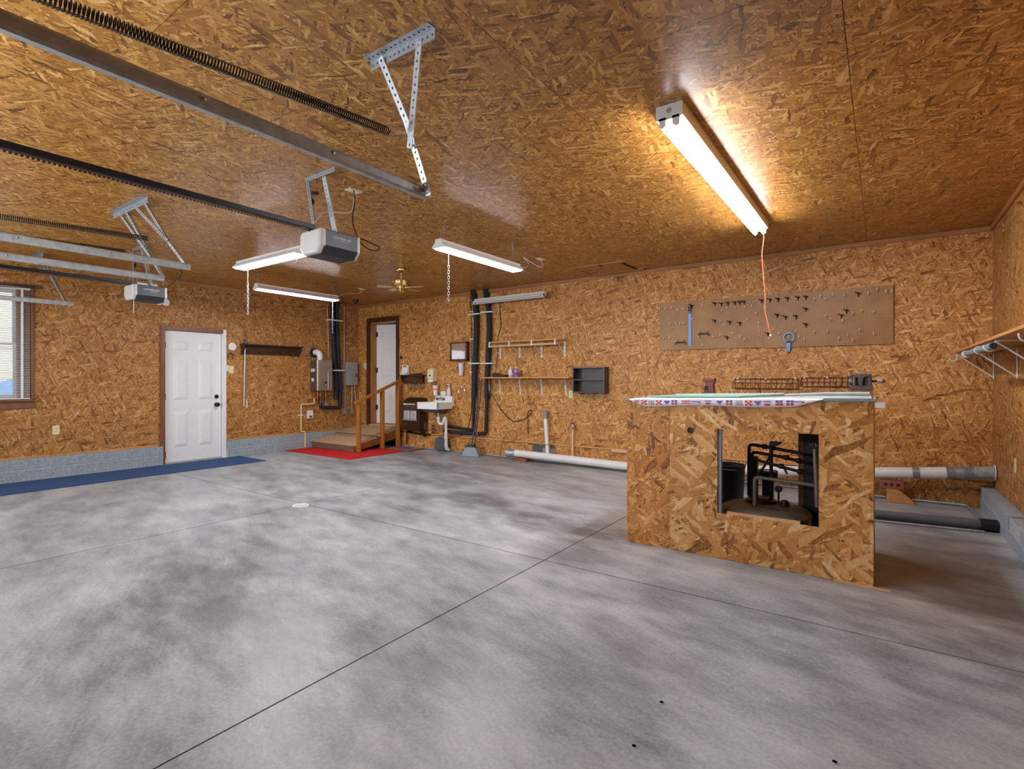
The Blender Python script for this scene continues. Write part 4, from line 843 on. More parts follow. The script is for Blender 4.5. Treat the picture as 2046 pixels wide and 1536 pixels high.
part(t, 'trap', MB().tube([(-6.35, YB-.25, .625), (-6.35, YB-.25, .56), (-6.34, YB-.24, .52), (-6.31, YB-.235, .50), (-6.27, YB-.23, .505), (-6.25, YB-.22, .54), (-6.245, YB-.21, .60), (-6.24, YB-.20, .625), (-6.225, YB-.19, .60), (-6.225, YB-.185, .5)], .025, 12), m_pvc, True)
part(t, 'stack', MB().tube([(-6.225, YB-.185, .56), (-6.225, YB-.185, .30), (-6.222, YB-.185, .12), (-6.22, YB-.17, .07), (-6.22, YB-.12, .05)], [.024, .024, .030, .030, .028], 12), m_pvc, True)
for z in (.245, .335, .615): part(t, 'slip_nut', MB().lathe([(.033, 0), (.035, .008), (.035, .022), (.033, .03)], ((-6.225, YB-.185, z) if z < .6 else (-6.35, YB-.25, z-.02)), 'Z', 12), m_pvc, True)
single('drain_bin', MB().prism([(-6.55, .03), (-6.27, .03), (-6.285, .235), (-6.535, .235)], 'Y', YB-.13, YB-.035), m_greyd, 'dark grey square duct box low on the wall behind the sink drain', 'box', bevel=.004)
t = thing('supply_lines', 'thin copper and braided supply lines below the sink', 'pipe', (-6.52, YB-.08, .30))
part(t, 'supply_line', MB().tube(curve([(-6.48, YB-.2, .72), (-6.54, YB-.1, .60), (-6.56, YB-.06, .45), (-6.52, YB-.06, .34)], 5), .006, 6), m_copper, True)
part(t, 'supply_line', MB().tube(curve([(-6.44, YB-.2, .72), (-6.47, YB-.1, .50), (-6.44, YB-.06, .36), (-6.42, YB-.06, .28)], 5), .006, 6), m_galv, True)
part(t, 'shutoff_valve', MB().lathe([(.012, 0), (.02, .01), (.03, .02), (.03, .035)], (-6.47, YB-.07, .30), 'Y', 10), m_oakx, True)
t = thing('paper_cup', 'tapered white paper cup on the left of the sink backsplash', 'cup', (-6.60, YB-.05, .992))
part(t, 'cup_wall', MB().lathe([(.035, 0), (.055, .18), (.057, .183), (.053, .183), (.034, .006), (0, .006)], (-6.60, YB-.055, .993), 'Z', 20), m_paper, True)
part(t, 'cup_print', MB().lathe([(.0505, .10), (.0525, .12), (.053, .125)], (-6.60, YB-.055, .993), 'Z', 20), m_orange, True)
single('soap_box', MB().prism([(-6.47, .993), (-6.345, .993), (-6.345, 1.05), (-6.36, 1.075), (-6.455, 1.075), (-6.47, 1.05)], 'Y', YB-.07, YB-.01), m_plast, 'low white soap box between cup and pump bottle on the sink', 'box', bevel=.01)
t = thing('pump_bottle', 'white soap pump bottle on the sink backsplash', 'bottle', (-6.28, YB-.05, .993))
part(t, 'bottle', MB().lathe([(.036, 0), (.038, .006), (.038, .10), (.030, .125), (.014, .135), (.014, .15)], (-6.28, YB-.05, .993), 'Z', 18), m_plast, True)
part(t, 'pump', MB().tube([(-6.28, YB-.05, 1.14), (-6.28, YB-.05, 1.19)], .008, 8).box(-6.33, -6.27, YB-.06, YB-.04, 1.185, 1.20), m_plast)
single('towel_hook', MB().tube([(-6.30, YB, 1.205), (-6.30, YB-.04, 1.21), (-6.42, YB-.05, 1.205)], .009, 8), m_chrome, 'short chrome swing arm above the sink bottles', 'hook', smooth=True)
t = thing('soap_dispenser', 'cream wall soap dispenser above the sink', 'dispenser', (-6.65, YB, 1.22))
part(t, 'body', MB().prism([(YB, 1.48), (YB-.085, 1.485), (YB-.115, 1.45), (YB-.125, 1.36), (YB-.12, 1.29), (YB-.09, 1.285), (YB-.08, 1.25), (YB, 1.245)], 'X', -6.745, -6.60), m_cream, bevel=.006)
part(t, 'push_lever', MB().box(-6.735, -6.61, YB-.122, YB-.09, 1.235, 1.285), m_plast, bevel=.004); part(t, 'window', MB().box(-6.69, -6.655, YB-.128, YB-.12, 1.345, 1.37), m_plblk)
# mirror cabinet, cup dispenser, towel ring
t = thing('wall_mirror', 'small mirror in a dark wooden frame above the towel ring', 'mirror', (-6.05, YB, 1.60))
for b in ((-6.235, -6.205, 1.612, 1.935), (-5.88, -5.845, 1.612, 1.935), (-6.235, -5.845, 1.605, 1.64), (-6.235, -5.845, 1.91, 1.94)): part(t, 'frame_rail', MB().box(b[0], b[1], YB-.075, YB, b[2], b[3]), m_dkwoodx, bevel=.003)
part(t, 'mirror_glass', MB().box(-6.21, -5.875, YB-.065, YB-.06, 1.635, 1.915), m_mirror)
t = thing('cup_dispenser', 'white tapered cup dispenser below the small mirror', 'dispenser', (-6.0, YB-.05, 1.35))
part(t, 'tube', MB().lathe([(.030, 0), (.034, .01), (.046, .20), (.05, .215), (.044, .215), (.03, .01)], (-5.99, YB-.055, 1.352), 'Z', 18), m_plast, True); part(t, 'bracket', MB().box(-6.01, -5.97, YB-.02, YB, 1.42, 1.52), m_plast); part(t, 'emblem', MB().box(-6.045, -6.02, YB-.098, YB-.085, 1.48, 1.505), m_blue)
t = thing('towel_ring', 'chrome towel ring right of the sink', 'towel ring', (-5.99, YB, 1.01))
part(t, 'post', MB().lathe([(.025, 0), (.022, -.01), (.01, -.02), (.01, -.05), (.016, -.055)], (-5.985, YB, 1.155), 'Y', 14), m_chrome, True)
part(t, 'ring', MB().tube([(-5.99+math.cos(a)*.072, YB-.05, 1.085+math.sin(a)*.072) for a in [2*math.pi*k/28 for k in range(28)]], .005, 6, True), m_chrome, True)
# ---------------------------------------------------------------- black pipes on the back wall
t = thing('insulated_pipe', 'left of two tall black foam pipes on the back wall, beside the mirror', 'pipe', (-5.68, YB-.06, .36))
part(t, 'foam_sleeve', MB().tube(curve([(-5.73, YB-.05, H), (-5.70, YB-.055, 2.68), (-5.655, YB-.055, 2.45), (-5.645, YB-.055, 2.1), (-5.665, YB-.055, 1.7), (-5.69, YB-.055, 1.3), (-5.70, YB-.055, .97)], 5), .048, 14), m_rubber, True)
part(t, 'lower_pipe', MB().tube([(-5.70, YB-.055, 1.0), (-5.715, YB-.055, .45), (-5.74, YB-.055, .415), (-6.10, YB-.055, .44), (-6.34, YB-.055, .45)], .028, 12), m_rubber, True)
t2 = thing('insulated_pipe', 'right of two tall black foam pipes on the back wall, beside the closet rod', 'pipe', (-5.42, YB-.06, .34))
part(t2, 'foam_sleeve', MB().tube(curve([(-5.46, YB-.05, H), (-5.43, YB-.055, 2.68), (-5.385, YB-.055, 2.45), (-5.37, YB-.055, 2.1), (-5.39, YB-.055, 1.7), (-5.41, YB-.055, 1.3), (-5.415, YB-.055, .97)], 5), .046, 14), m_rubber, True)
part(t2, 'lower_pipe', MB().tube([(-5.415, YB-.055, 1.0), (-5.44, YB-.055, .41), (-5.465, YB-.055, .375), (-5.50, YB-.058, .365), (-6.0, YB-.10, .36), (-6.34, YB-.10, .362)], .031, 12), m_rubber, True)
part(t2, 'elbow_clamp', MB().lathe([(.036, 0), (.038, .01), (.036, .025)], (-5.62, YB-.062, .365), 'X', 12), m_galv, True)
for tt, x, zs in ((t, -5.66, (2.385, 1.545)), (t2, -5.39, (2.40, 1.54))):
    for z in zs: part(tt, 'strap', MB().box(x-.13, x+.11, YB-.108, YB-.098, z, z+.022).box(x-.13, x-.10, YB-.105, YB, z, z+.022).box(x+.08, x+.11, YB-.105, YB, z, z+.022), m_strap, bevel=.003)
single('wall_cable', MB().tube(curve([(-5.83, YB-.01, H-.06), (-5.80, YB-.01, 2.4), (-5.785, YB-.01, 1.5), (-5.79, YB-.01, .9), (-5.83, YB-.02, .55), (-5.95, YB-.03, .34), (-6.15, YB-.03, .27), (-6.35, YB-.03, .27)], 6), .006, 6), m_plblk, 'thin black cable clipped down the back wall left of the black pipes', 'cable', smooth=True)
for z, n in ((2.45, 'top'), (1.97, 'middle'), (1.40, 'lowest')): single('cable_clip', MB().box(-5.84, -5.75, YB-.02, YB, z, z+.018), m_strap, 'small white cable clip left of the black pipes, %s of three' % n, 'clip', bevel=.003)
single('lamp_cord', MB().tube(curve([(-5.15, YB-.03, 2.58), (-5.18, YB-.01, 2.4), (-5.16, YB-.01, 2.2), (-5.23, YB-.01, 1.95), (-5.23, YB-.01, 1.75), (-5.25, YB-.03, 1.45), (-5.24, YB-.10, 1.36), (-5.22, YB-.14, 1.345)], 6), .005, 6), m_bliron, 'dark lamp cord hanging down behind the closet rod', 'cord', smooth=True)
# ---------------------------------------------------------------- closet rod shelf and lower shelf
t = thing('closet_shelf', 'narrow wood shelf with a closet rod on white brackets, high on the back wall', 'shelf', (-4.55, YB-.15, 1.62))
part(t, 'board', MB().box(-5.19, -3.91, YB-.30, YB-.02, 1.872, 1.890), m_oakx, bevel=.002)
part(t, 'rod', MB().lathe([(.016, 0), (.018, .01), (.018, 1.26), (.016, 1.27)], (-5.20, YB-.285, 1.815), 'X', 12), m_lumber, True)
for x in (-5.175, -4.785, -4.365, -3.95):
    br = part(t, 'bracket', MB().box(x-.016, x+.016, YB-.006, YB, 1.63, 1.89).box(x-.012, x+.012, YB-.30, YB, 1.863, 1.872), m_wirew)
    part(br, 'brace', MB().tube([(x, YB-.005, 1.67), (x, YB-.27, 1.86)], .005, 6), m_wirew); part(br, 'rod_hook', MB().box(x-.012, x+.012, YB-.306, YB-.302, 1.80, 1.885), m_wirew)
t = thing('wall_shelf', 'light wood shelf on four white brackets above the black cord', 'shelf', (-4.55, YB-.15, 1.03))
part(t, 'board', MB().box(-5.36, -3.73, YB-.28, YB-.002, 1.300, 1.322), m_oakx, bevel=.003)
for x in (-5.18, -4.772, -4.362, -3.93): part(t, 'bracket', MB().box(x-.014, x+.014, YB-.004, YB, 1.04, 1.30).box(x-.014, x+.014, YB-.24, YB-.004, 1.295, 1.30).prism([(YB-.004, 1.05), (YB-.004, 1.294), (YB-.05, 1.294), (YB-.035, 1.27), (YB-.016, 1.12)], 'X', x-.009, x+.009), m_wirew)
for x, mt, lab in ((-4.885, m_spray1, 'pale lilac spray can on the lower wall shelf'), (-4.775, m_spray2, 'purple spray can on the lower wall shelf')):
    t = thing('spray_can', lab, 'can', (x, YB-.12, 1.322))
    part(t, 'can', MB().lathe([(.033, 0), (.035, .004), (.035, .115), (.028, .13), (.016, .137)], (x, YB-.12, 1.322), 'Z', 18), mt, True)
    part(t, 'cap', MB().lathe([(.016, 0), (.016, .022), (.012, .028), (0, .028)], (x, YB-.12, 1.457), 'Z', 14), m_plast, True)
    part(t, 'label_band', MB().lathe([(.0354, .03), (.0358, .032), (.0358, .075), (.0354, .077)], (x, YB-.12, 1.322), 'Z', 18), m_paper if mt is m_spray1 else m_viol, True)
single('power_tool_charger', MB().prism([(-5.20, 1.322), (-4.93, 1.322), (-4.93, 1.355), (-5.08, 1.36), (-5.14, 1.385), (-5.20, 1.39)], 'Y', YB-.2, YB-.08), m_plblk, 'flat black charger left of the spray cans', 'tool', bevel=.006)
t = thing('screwdriver', 'red-handled tool hanging below the left end of the lower shelf', 'tool', (-5.31, YB-.13, 1.07))
part(t, 'handle', MB().tube([(-5.315, YB-.13, 1.30), (-5.31, YB-.13, 1.20)], .012, 8), m_red, True); part(t, 'shaft', MB().tube([(-5.31, YB-.13, 1.20), (-5.305, YB-.13, 1.09)], .012, 8), m_greyp, True); part(t, 'tip', MB().tube([(-5.305, YB-.13, 1.09), (-5.30, YB-.13, 1.04)], .016, 8), m_plblk, True)
single('extension_cord', MB().tube(curve([(-5.29, YB-.12, 1.05), (-5.28, YB-.06, .99), (-5.154, YB-.02, .785), (-4.93, YB-.02, .612), (-4.75, YB-.02, .625), (-4.64, YB-.02, .67), (-4.56, YB-.02, .745), (-4.53, YB-.02, .782), (-4.60, YB-.02, .78), (-4.63, YB-.02, .70), (-4.61, YB-.02, .62), (-4.615, YB-.02, .5), (-4.60, YB-.02, .40)], 6), .006, 6), m_plblk, 'black extension cord draped across the back wall below the lower shelf', 'cord', smooth=True)
single('loose_wire', MB().tube(curve([(-5.127, YB-.08, .02), (-5.09, YB-.07, .239), (-4.994, YB-.06, .40), (-4.874, YB-.06, .455), (-4.80, YB-.06, .40), (-4.84, YB-.06, .31), (-4.95, YB-.06, .265), (-5.06, YB-.06, .245)], 6), .004, 6), m_bliron, 'thin brown wire loop rising above the pipe end', 'wire', smooth=True)
plate('wall_outlet', 'pale outlet at the lower left corner of the open cabinet', 'outlet', 'B', -3.845, 1.058, .07, .115, 'outlet', m_cream)
t = thing('open_cabinet', 'dark open wall cabinet with one middle shelf', 'cabinet', (-3.48, YB-.15, 1.087)); CX0, CX1, CZ0, CZ1, CD = -3.736, -3.222, 1.087, 1.462, .15
for n, b in (('side_panel', (CX0, CX0+.018, YB-CD, YB-.002, CZ0, CZ1)), ('side_panel', (CX1-.018, CX1, YB-CD, YB-.002, CZ0, CZ1)), ('top_panel', (CX0+.018, CX1-.018, YB-CD, YB-.002, CZ1-.018, CZ1)), ('bottom_panel', (CX0+.018, CX1-.018, YB-CD, YB-.002, CZ0, CZ0+.018)), ('shelf_panel', (CX0+.018, CX1-.018, YB-CD+.006, YB-.012, 1.268, 1.283)), ('back_panel', (CX0+.018, CX1-.018, YB-.012, YB-.002, CZ0+.018, CZ1-.018))):
    part(t, n, MB().box(*b), m_esp)
# low on the wall: vent plate, pvc riser, spigot, bin
t = thing('wall_vent', 'grey metal foundation vent low on the back wall', 'vent', (-4.32, YB-.03, .12))
part(t, 'frame', MB().box(-4.52, -4.12, YB-.026, YB-.016, .115, .255), m_greyd)
for x in (-4.28, -4.14): part(t, 'louver', MB().box(x-.045, x+.03, YB-.04, YB-.026, .12, .215), m_grey)
t = thing('pvc_riser', 'white pipe with grey elbow slanting up the back wall', 'pipe', (-4.2, YB-.1, .10))
part(t, 'pipe_run', MB().tube([(-4.16, YB-.15, .10), (-4.245, YB-.09, .70)], .030, 14), m_pvc, True); part(t, 'elbow', MB().tube([(-4.243, YB-.092, .67), (-4.252, YB-.085, .735), (-4.257, YB-.06, .765), (-4.258, YB, .77)], [.034, .035, .034, .032], 14), m_greyp, True)
part(t, 'clamp', MB().tube([(-4.184, YB-.132, .268), (-4.188, YB-.130, .296)], .033, 14), m_galv, True)
t = thing('hose_spigot', 'red-handled spigot on a cream riser pipe at the back wall', 'faucet', (-3.783, YB-.06, .10))
part(t, 'riser', MB().tube([(-3.783, YB-.06, .10), (-3.783, YB-.06, .57)], .014, 10), m_creamp, True); part(t, 'valve', MB().lathe([(.016, 0), (.026, .01), (.026, .04), (.014, .055), (.012, .075)], (-3.783, YB-.06, .545), 'Z', 12), m_galv, True)
part(t, 'spout', MB().tube([(-3.783, YB-.07, .57), (-3.783, YB-.10, .565), (-3.783, YB-.115, .54)], .012, 8), m_galv, True); part(t, 'handle', MB().lathe([(.012, 0), (.034, .004), (.036, .010), (.03, .016), (.008, .020)], (-3.783, YB-.06, .615), 'Z', 14), m_red, True)
# big white pipe along the floor
t = thing('drain_pipe', 'large white plastic pipe lying along the foot of the back wall', 'pipe', (-2, YB-.2, .05)); PY = YB-.21
pr_ = .058
part(t, 'pipe_run', MB().tube([(-4.72, PY, .118), (-2.9, PY, .090), (-1.5, PY, .175), (-.05, PY+.01, .288), (.33, PY+.01, .325), (.88, PY+.01, .382)], pr_, 20), m_pvc, True)
part(t, 'flared_end', MB().tube([(-4.88, PY, .112), (-4.80, PY, .114), (-4.79, PY, .114), (-4.72, PY, .118)], [.068, .066, .060, .060], 20, cap=False), m_galv, True)
part(t, 'pipe_mouth', MB().lathe([(.062, 0), (.062, .002)], (-4.80, PY, .114), 'X', 18), m_greyd)
zf = lambda x: .288+(x+.05)*.101
for x0_, x1_, mt in ((.26, .32, m_tape), (.53, .60, m_tape), (.60, .66, m_galv), (.66, .74, m_tape), (.74, .885, m_galvd)): part(t, 'tape_band' if mt is m_tape else 'metal_sleeve', MB().tube([(x0_, PY+.01, zf(x0_)), (x1_, PY+.01, zf(x1_))], pr_+.003, 20), mt, True)
part(t, 'wall_flange', MB().lathe([(.075, 0), (.078, .006), (.066, .010)], (.885, PY+.01, zf(.885)), 'X', 20), m_plast, True)
def brick(label, b, holes=()):
    t = thing('brick', label, 'brick', ((b[0]+b[1])/2, (b[2]+b[3])/2, b[4])); part(t, 'body', MB().box(*b), m_brick, bevel=.004)
    for x in holes: part(t, 'core_hole', MB().box(x-.015, x+.015, b[2]-.0012, b[2]+.02, (b[4]+b[5])/2-.015, (b[4]+b[5])/2+.016), m_gap, bevel=.004)
single('wood_offcut', MB().box(-3.16, -2.92, YB-.06, YB-.036, .245, .292), m_lumber, 'short pale offcut of wood on the low ledge left of the bench', 'wood', bevel=.002)
brick('red brick on the floor under the open pipe end', (-4.70, -4.50, PY-.05, PY+.05, 0, .050))
brick('red brick with three holes propping up the white pipe', (-.012, .188, PY-.05, PY+.04, .142, .228), (.035, .088, .141))
single('wood_wedge', MB().prism([(.045, 0), (.275, 0), (.275, .02), (.145, .141), (.045, .141)], 'Y', PY-.045, PY+.045), m_oaky, 'sloping wood block under the holed brick', 'block', bevel=.003)
single('floor_conduit', MB().tube([(-7.66, YB-.045, .014), (-1, YB-.045, .014), (.66, YB-.045, .014), (.70, YB-.06, .014), (.755, 6.05, .014)], .014, 10), m_galv, 'galvanised conduit along the foot of the back wall', 'conduit', smooth=True)
t = thing('floor_pipe', 'thick dark drain pipe lying on the floor right of the workbench', 'pipe', (.2, 5.85, 0))
part(t, 'pipe_run', MB().tube([(-1.3, 5.62, .05), (.70, 5.91, .05)], .042, 14), m_greyd, True); part(t, 'end_cap', MB().tube([(.68, 5.905, .052), (.79, 5.92, .052)], .051, 14), m_plblk, True)
part(t, 'side_line', MB().tube([(-1.3, 5.56, .010), (.70, 5.83, .010)], .009, 8), m_galvd, True)
# broom
t = thing('push_broom', 'grey-bristled broom leaning on the back wall by the black pipes', 'broom', (-5.56, YB-.30, 0))
bc = Vector((-5.60, YB-.27, 0)); ax_ = Vector((.985, .17, 0)).normalized(); ay = Vector((-.17, .985, 0))
q = lambda w, d, z, lean=0: [bc+ax_*a*w+ay*(b*d+lean)+Vector((0, 0, z)) for a, b in ((-1, -1), (1, -1), (1, 1), (-1, 1))]
part(t, 'bristles', MB().hexa(q(.165, .03, .002), q(.085, .022, .15, .03)), m_bristle, bevel=.004)
mb = MB()
for k in range(15):
    a = -1+2*k/14; p0 = bc+ax_*a*.165-ay*.031+Vector((0, 0, .003)); p1 = bc+ax_*a*.085+ay*.007+Vector((0, 0, .148)); mb.tube([p0, p1], .0022, 4)
part(t, 'bristle_ridges', mb, m_bristle, kind='stuff')
part(t, 'head', MB().hexa(q(.088, .024, .148, .03), q(.04, .018, .20, .04)), m_plblk, bevel=.006)
part(t, 'brace_wire', MB().tube(curve([bc+ax_*-.11+ay*.03+Vector((0, 0, .12)), bc+ax_*-.07+ay*.04+Vector((0, 0, .20)), bc+ay*.05+Vector((0, 0, .235)), bc+ax_*.07+ay*.04+Vector((0, 0, .20)), bc+ax_*.11+ay*.03+Vector((0, 0, .12))], 4), .005, 6), m_plblk)
part(t, 'handle', MB().tube([bc+ay*.04+Vector((0, 0, .18)), Vector((-5.575, YB-.12, .75)), Vector((-5.545, YB-.11, 1.32))], .012, 10), m_handle, True)
single('mop_handle', MB().tube([(-5.62, YB-.16, .02), (-5.54, YB-.13, .7), (-5.48, YB-.115, 1.30)], .009, 8), m_dkred, 'thin brown stick leaning beside the broom handle', 'stick', smooth=True)
# ---------------------------------------------------------------- pegboard
t = thing('pegboard', 'long brown pegboard of two sheets on the back wall', 'pegboard', (-1.18, YB, 1.67))
part(t, 'sheet', MB().box(-2.465, -1.182, YB-.024, YB-.018, 1.675, 2.312), m_peg); part(t, 'sheet', MB().box(-1.178, .105, YB-.024, YB-.018, 1.666, 2.300), m_peg)
for x in (-2.44, -1.80, -1.18, -.55, .08): part(t, 'batten', MB().box(x-.018, x+.018, YB-.018, YB, 1.69, 2.28), m_oakx)
HL = [(-2.45,2.23),(-2.37,2.23),(-2.29,2.23),(-2.21,2.2),(-2.13,2.2),(-1.89,2.23),(-1.59,2.17),(-1.49,2.17),(-1.38,2.17),(-1.65,2.14),(-1.25,2.08),(-2.32,2.02),(-2.23,2.02),(-2.18,2.01),(-2.13,2.01),(-2.45,2.02),(-2.02,2.06),(-1.67,2.01),(-1.62,1.96),(-1.35,2.01),(-1.22,1.96),(-2.4,1.83),(-2.32,1.83),(-1.94,1.83),(-1.76,1.82),(-1.67,1.83),(-1.52,1.85),(-1.43,1.81),(-1.38,1.77),(-1.22,1.8),(-1.89,1.72),(-1.3,2.17),(-1.14,2.14),(-1.11,1.77),(-.63,2.2),(-.57,2.23),(-.52,2.19),(-.45,2.23),(-.34,2.22),(-.12,2.22),(-.04,2.25),(.04,2.22),(.09,2.22),(-.52,2.0),(-.47,1.96),(-.36,1.93),(-.26,2.01),(-.18,2.03),(-.07,2.01),(-1.06,1.87),(-1.0,1.82),(-.82,1.84),(-.79,1.77),(-.73,1.74),(-.63,1.82),(-.5,1.82),(-.39,1.74),(-.31,1.77),(-.26,1.71),(-.2,1.82),(-.07,1.77),(-.9,1.77)]
HD = [(-1.74,2.25),(-1.66,2.24),(-1.58,2.24),(-1.5,2.24),(-1.44,2.24),(-1.39,2.24),(-1.74,2.03),(-1.56,2.0),(-1.44,1.98),(-1.59,1.81),(-1.19,2.24),(-2.03,2.24),(-1.1,2.24),(-1.01,2.24),(-.91,2.24),(-.8,2.24),(-.72,2.24),(-.21,2.23),(-.32,2.05),(-.37,2.0),(-.72,2.1),(-1.02,2.05),(-.93,2.02),(-.82,2.02),(-.72,1.92),(-1.12,1.83)]
PF = YB-.024
ORD = ['first', 'second', 'third', 'fourth', 'fifth', 'sixth', 'seventh', 'eighth', 'ninth', 'tenth', 'eleventh', 'twelfth', 'thirteenth', 'fourteenth']
def named(pts, what):
    rows = {}
    for x, z in pts: rows.setdefault((0 if x < -1.18 else 1, 0 if z > 2.1 else 1 if z > 1.9 else 2), []).append((x, z))
    for (sh, r), l in sorted(rows.items()):
        for k, (x, z) in enumerate(sorted(l)):
            yield x, z, '%s %s from the left in the %s row of the %s pegboard sheet' % (ORD[k], what, ('top', 'middle', 'bottom')[r], ('left', 'right')[sh])
h1 = h2 = None
for x, z, lab in named(HL, 'silver hook'):
    if h1 is None: h1 = single('peg_hook', MB().tube([(x, PF, z), (x, PF-.03, z-.006), (x, PF-.042, z), (x, PF-.045, z+.026)], .0038, 6), m_strap, lab, 'hook', (x, PF, z), 'silver hooks on the pegboard', True); b0 = (x, z)
    else: copy_tree(h1, (x-b0[0], 0, z-b0[1]), None, lab)
for x, z, lab in named(HD, 'dark forked holder'):
    if h2 is None: h2 = single('tool_holder', MB().tube([(x, PF, z+.02), (x, PF-.012, z), (x, PF, z-.03)], .006, 6).tube([(x-.03, PF-.035, z+.02), (x, PF-.012, z), (x+.022, PF-.03, z+.004)], .005, 6), m_bliron, lab, 'hook', (x, PF, z), 'dark forked holders on the pegboard', True); b1 = (x, z)
    else: copy_tree(h2, (x-b1[0], 0, z-b1[1]), None, lab)
t = thing('hand_saw_blade', 'narrow blue tool with black grip hanging upright on the pegboard', 'tool', (-2.055, PF-.015, 1.72))
part(t, 'blade', MB().box(-2.075, -2.035, PF-.014, PF-.006, 1.72, 2.15), m_blued, bevel=.003); part(t, 'grip', MB().box(-2.072, -2.038, PF-.020, PF-.002, 2.15, 2.27), m_plblk, bevel=.005)
part(t, 'rivet', MB().lathe([(.008, 0), (.008, -.003)], (-2.055, PF-.02, 2.245), 'Y', 10), m_chrome); part(t, 'rivet', MB().lathe([(.008, 0), (.008, -.003)], (-2.055, PF-.02, 2.165), 'Y', 10), m_chrome)
t = thing('filter_wrench', 'blue ring-shaped filter wrench hanging at the lower edge of the pegboard', 'wrench', (-.897, PF-.02, 1.61))
mb = MB(); n = 32
for k in range(n):
    a0, a1 = 2*math.pi*k/n, 2*math.pi*(k+1)/n; P = lambda a, r, y: (-.895+math.cos(a)*r, y, 1.778+math.sin(a)*r)
    mb.add([P(a0, .048, PF-.028), P(a1, .048, PF-.028), P(a1, .062, PF-.028), P(a0, .062, PF-.028), P(a0, .048, PF-.006), P(a1, .048, PF-.006), P(a1, .062, PF-.006), P(a0, .062, PF-.006)], [(0, 1, 2, 3), (7, 6, 5, 4), (0, 4, 5, 1), (3, 2, 6, 7)])
part(t, 'ring', mb, m_blued); part(t, 'handle', MB().prism([(-.92, 1.712), (-.935, 1.735), (-.855, 1.735), (-.875, 1.712), (-.88, 1.615), (-.918, 1.615)], 'Y', PF-.028, PF-.006), m_blued, bevel=.003)
for (x, z, lab) in ((-2.172, 1.769, 'black wire rack hook low on the left of the pegboard'), (-1.874, 1.87, 'black wire rack hook right of the blue tool')):
    t = thing('rack_hook', lab, 'hook', (x, PF, z)); part(t, 'bar', MB().tube([(x-.07, PF-.03, z-.025), (x-.062, PF-.03, z), (x, PF-.03, z+.004), (x+.06, PF-.03, z+.002), (x+.072, PF-.03, z-.02), (x+.055, PF-.03, z-.022)], .007, 6), m_plblk, True)
    for s in (-.04, .045): part(t, 'pin', MB().tube([(x+s, PF, z+.03), (x+s, PF-.03, z+.03), (x+s, PF-.03, z)], .004, 6), m_plblk)
for x in (-1.335, -1.262):
    single('staple_hook', MB().tube([(x-.025, PF, 2.225), (x-.025, PF-.02, 2.235), (x+.025, PF-.02, 2.237), (x+.025, PF, 2.225)], .0035, 6), m_plast, 'white square staple hook on the pegboard, %s of the pair' % ('left' if x < -1.3 else 'right'), 'hook', smooth=True)
part(sl1, 'pull_bead', MB().lathe([(0, -.012), (.010, -.006), (.012, 0), (.010, .006), (0, .012)], (-.853, 5.42, 1.695), 'Z', 10), m_paper, True)
# wire baskets on the wall behind the bench
def basket(label, x0, x1, zt, zb):
    t = thing('wire_basket', label, 'basket', ((x0+x1)/2, YB-.07, zb)); yf, yk = YB-.14, YB-.012
    for z, y in ((zt, yk), (zt-.05, yf), (zb, yf), (zb, yk)): part(t, 'rail_wire', MB().tube([(x0, y, z), (x1, y, z)], .005, 6), m_rust)
    for x in (x0, x1): part(t, 'end_wire', MB().tube([(x, yk, zt), (x, yf, zt-.05), (x, yf, zb), (x, yk, zb)], .004, 6, True), m_rust)
    n = int((x1-x0)/.055)
    for k in range(1, n): x = x0+(x1-x0)*k/n; part(t, 'rib_wire', MB().tube([(x, yf, zt-.05), (x, yf, zb), (x, yk, zb), (x, yk, zt)], .003, 5), m_rust)
    for k in range(3): x = x0+.03+(x1-x0-.06)*k/2; part(t, 'screw_head', MB().lathe([(.012, 0), (.010, -.008), (0, -.010)], (x, yk-.004, zt+.004), 'Y', 10), m_plast, True)
basket('rusty wire basket on the back wall, the longer left one', -1.50, -.80, 1.288, 1.172); basket('rusty wire basket on the back wall, behind the grey vise', -.765, -.25, 1.300, 1.20)
# ---------------------------------------------------------------- right wall shelf
t = thing('wall_shelf', 'long pine shelf on white wire brackets along the right wall', 'shelf', (.75, 4.6, 1.28))
part(t, 'board', MB().box(.60, XC-.003, 2.0, 6.93, 1.545, 1.565), m_oaky, bevel=.002)
for y in (6.88, 5.79, 4.7, 3.6, 2.5):
    br = part(t, 'bracket', MB().tube([(XC-.006, y, 1.285), (XC-.006, y, 1.536), (.62, y, 1.538)], .006, 8), m_wirew, True)
    part(br, 'brace', MB().tube([(XC-.008, y, 1.30), (.625, y, 1.53)], .0055, 8), m_wirew, True)
    part(br, 'rod_hook', MB().tube([(.622, y, 1.540), (.622, y, 1.505)]+[(.622-.03+math.cos(a)*.03, y, 1.50-math.sin(a)*.032) for a in [math.pi*k/7 for k in range(8)]]+[(.562, y, 1.51)], .0055, 8), m_wirew, True)
t = thing('hung_pipe', 'short grey pipe resting in the bracket hooks under the right wall shelf', 'pipe', (.593, 5.3, 1.475))
part(t, 'tube', MB().tube([(.591, 6.0, 1.496), (.591, 4.55, 1.496)], .0245, 16), m_greyp, True); part(t, 'bore', MB().lathe([(.020, 0), (.020, .002)], (.591, 4.548, 1.496), 'Y', 16), m_gap)
for y in (5.90, 5.15): part(t, 'clip_ring', MB().tube([(.591+math.cos(a)*.027, y, 1.496+math.sin(a)*.027) for a in [2*math.pi*k/18 for k in range(18)]], .004, 6, True), m_wirew, True)
plate('wall_outlet', 'cream outlet low on the right wall', 'outlet', 'C', 5.88, .574, .07, .115, 'outlet', m_cream)
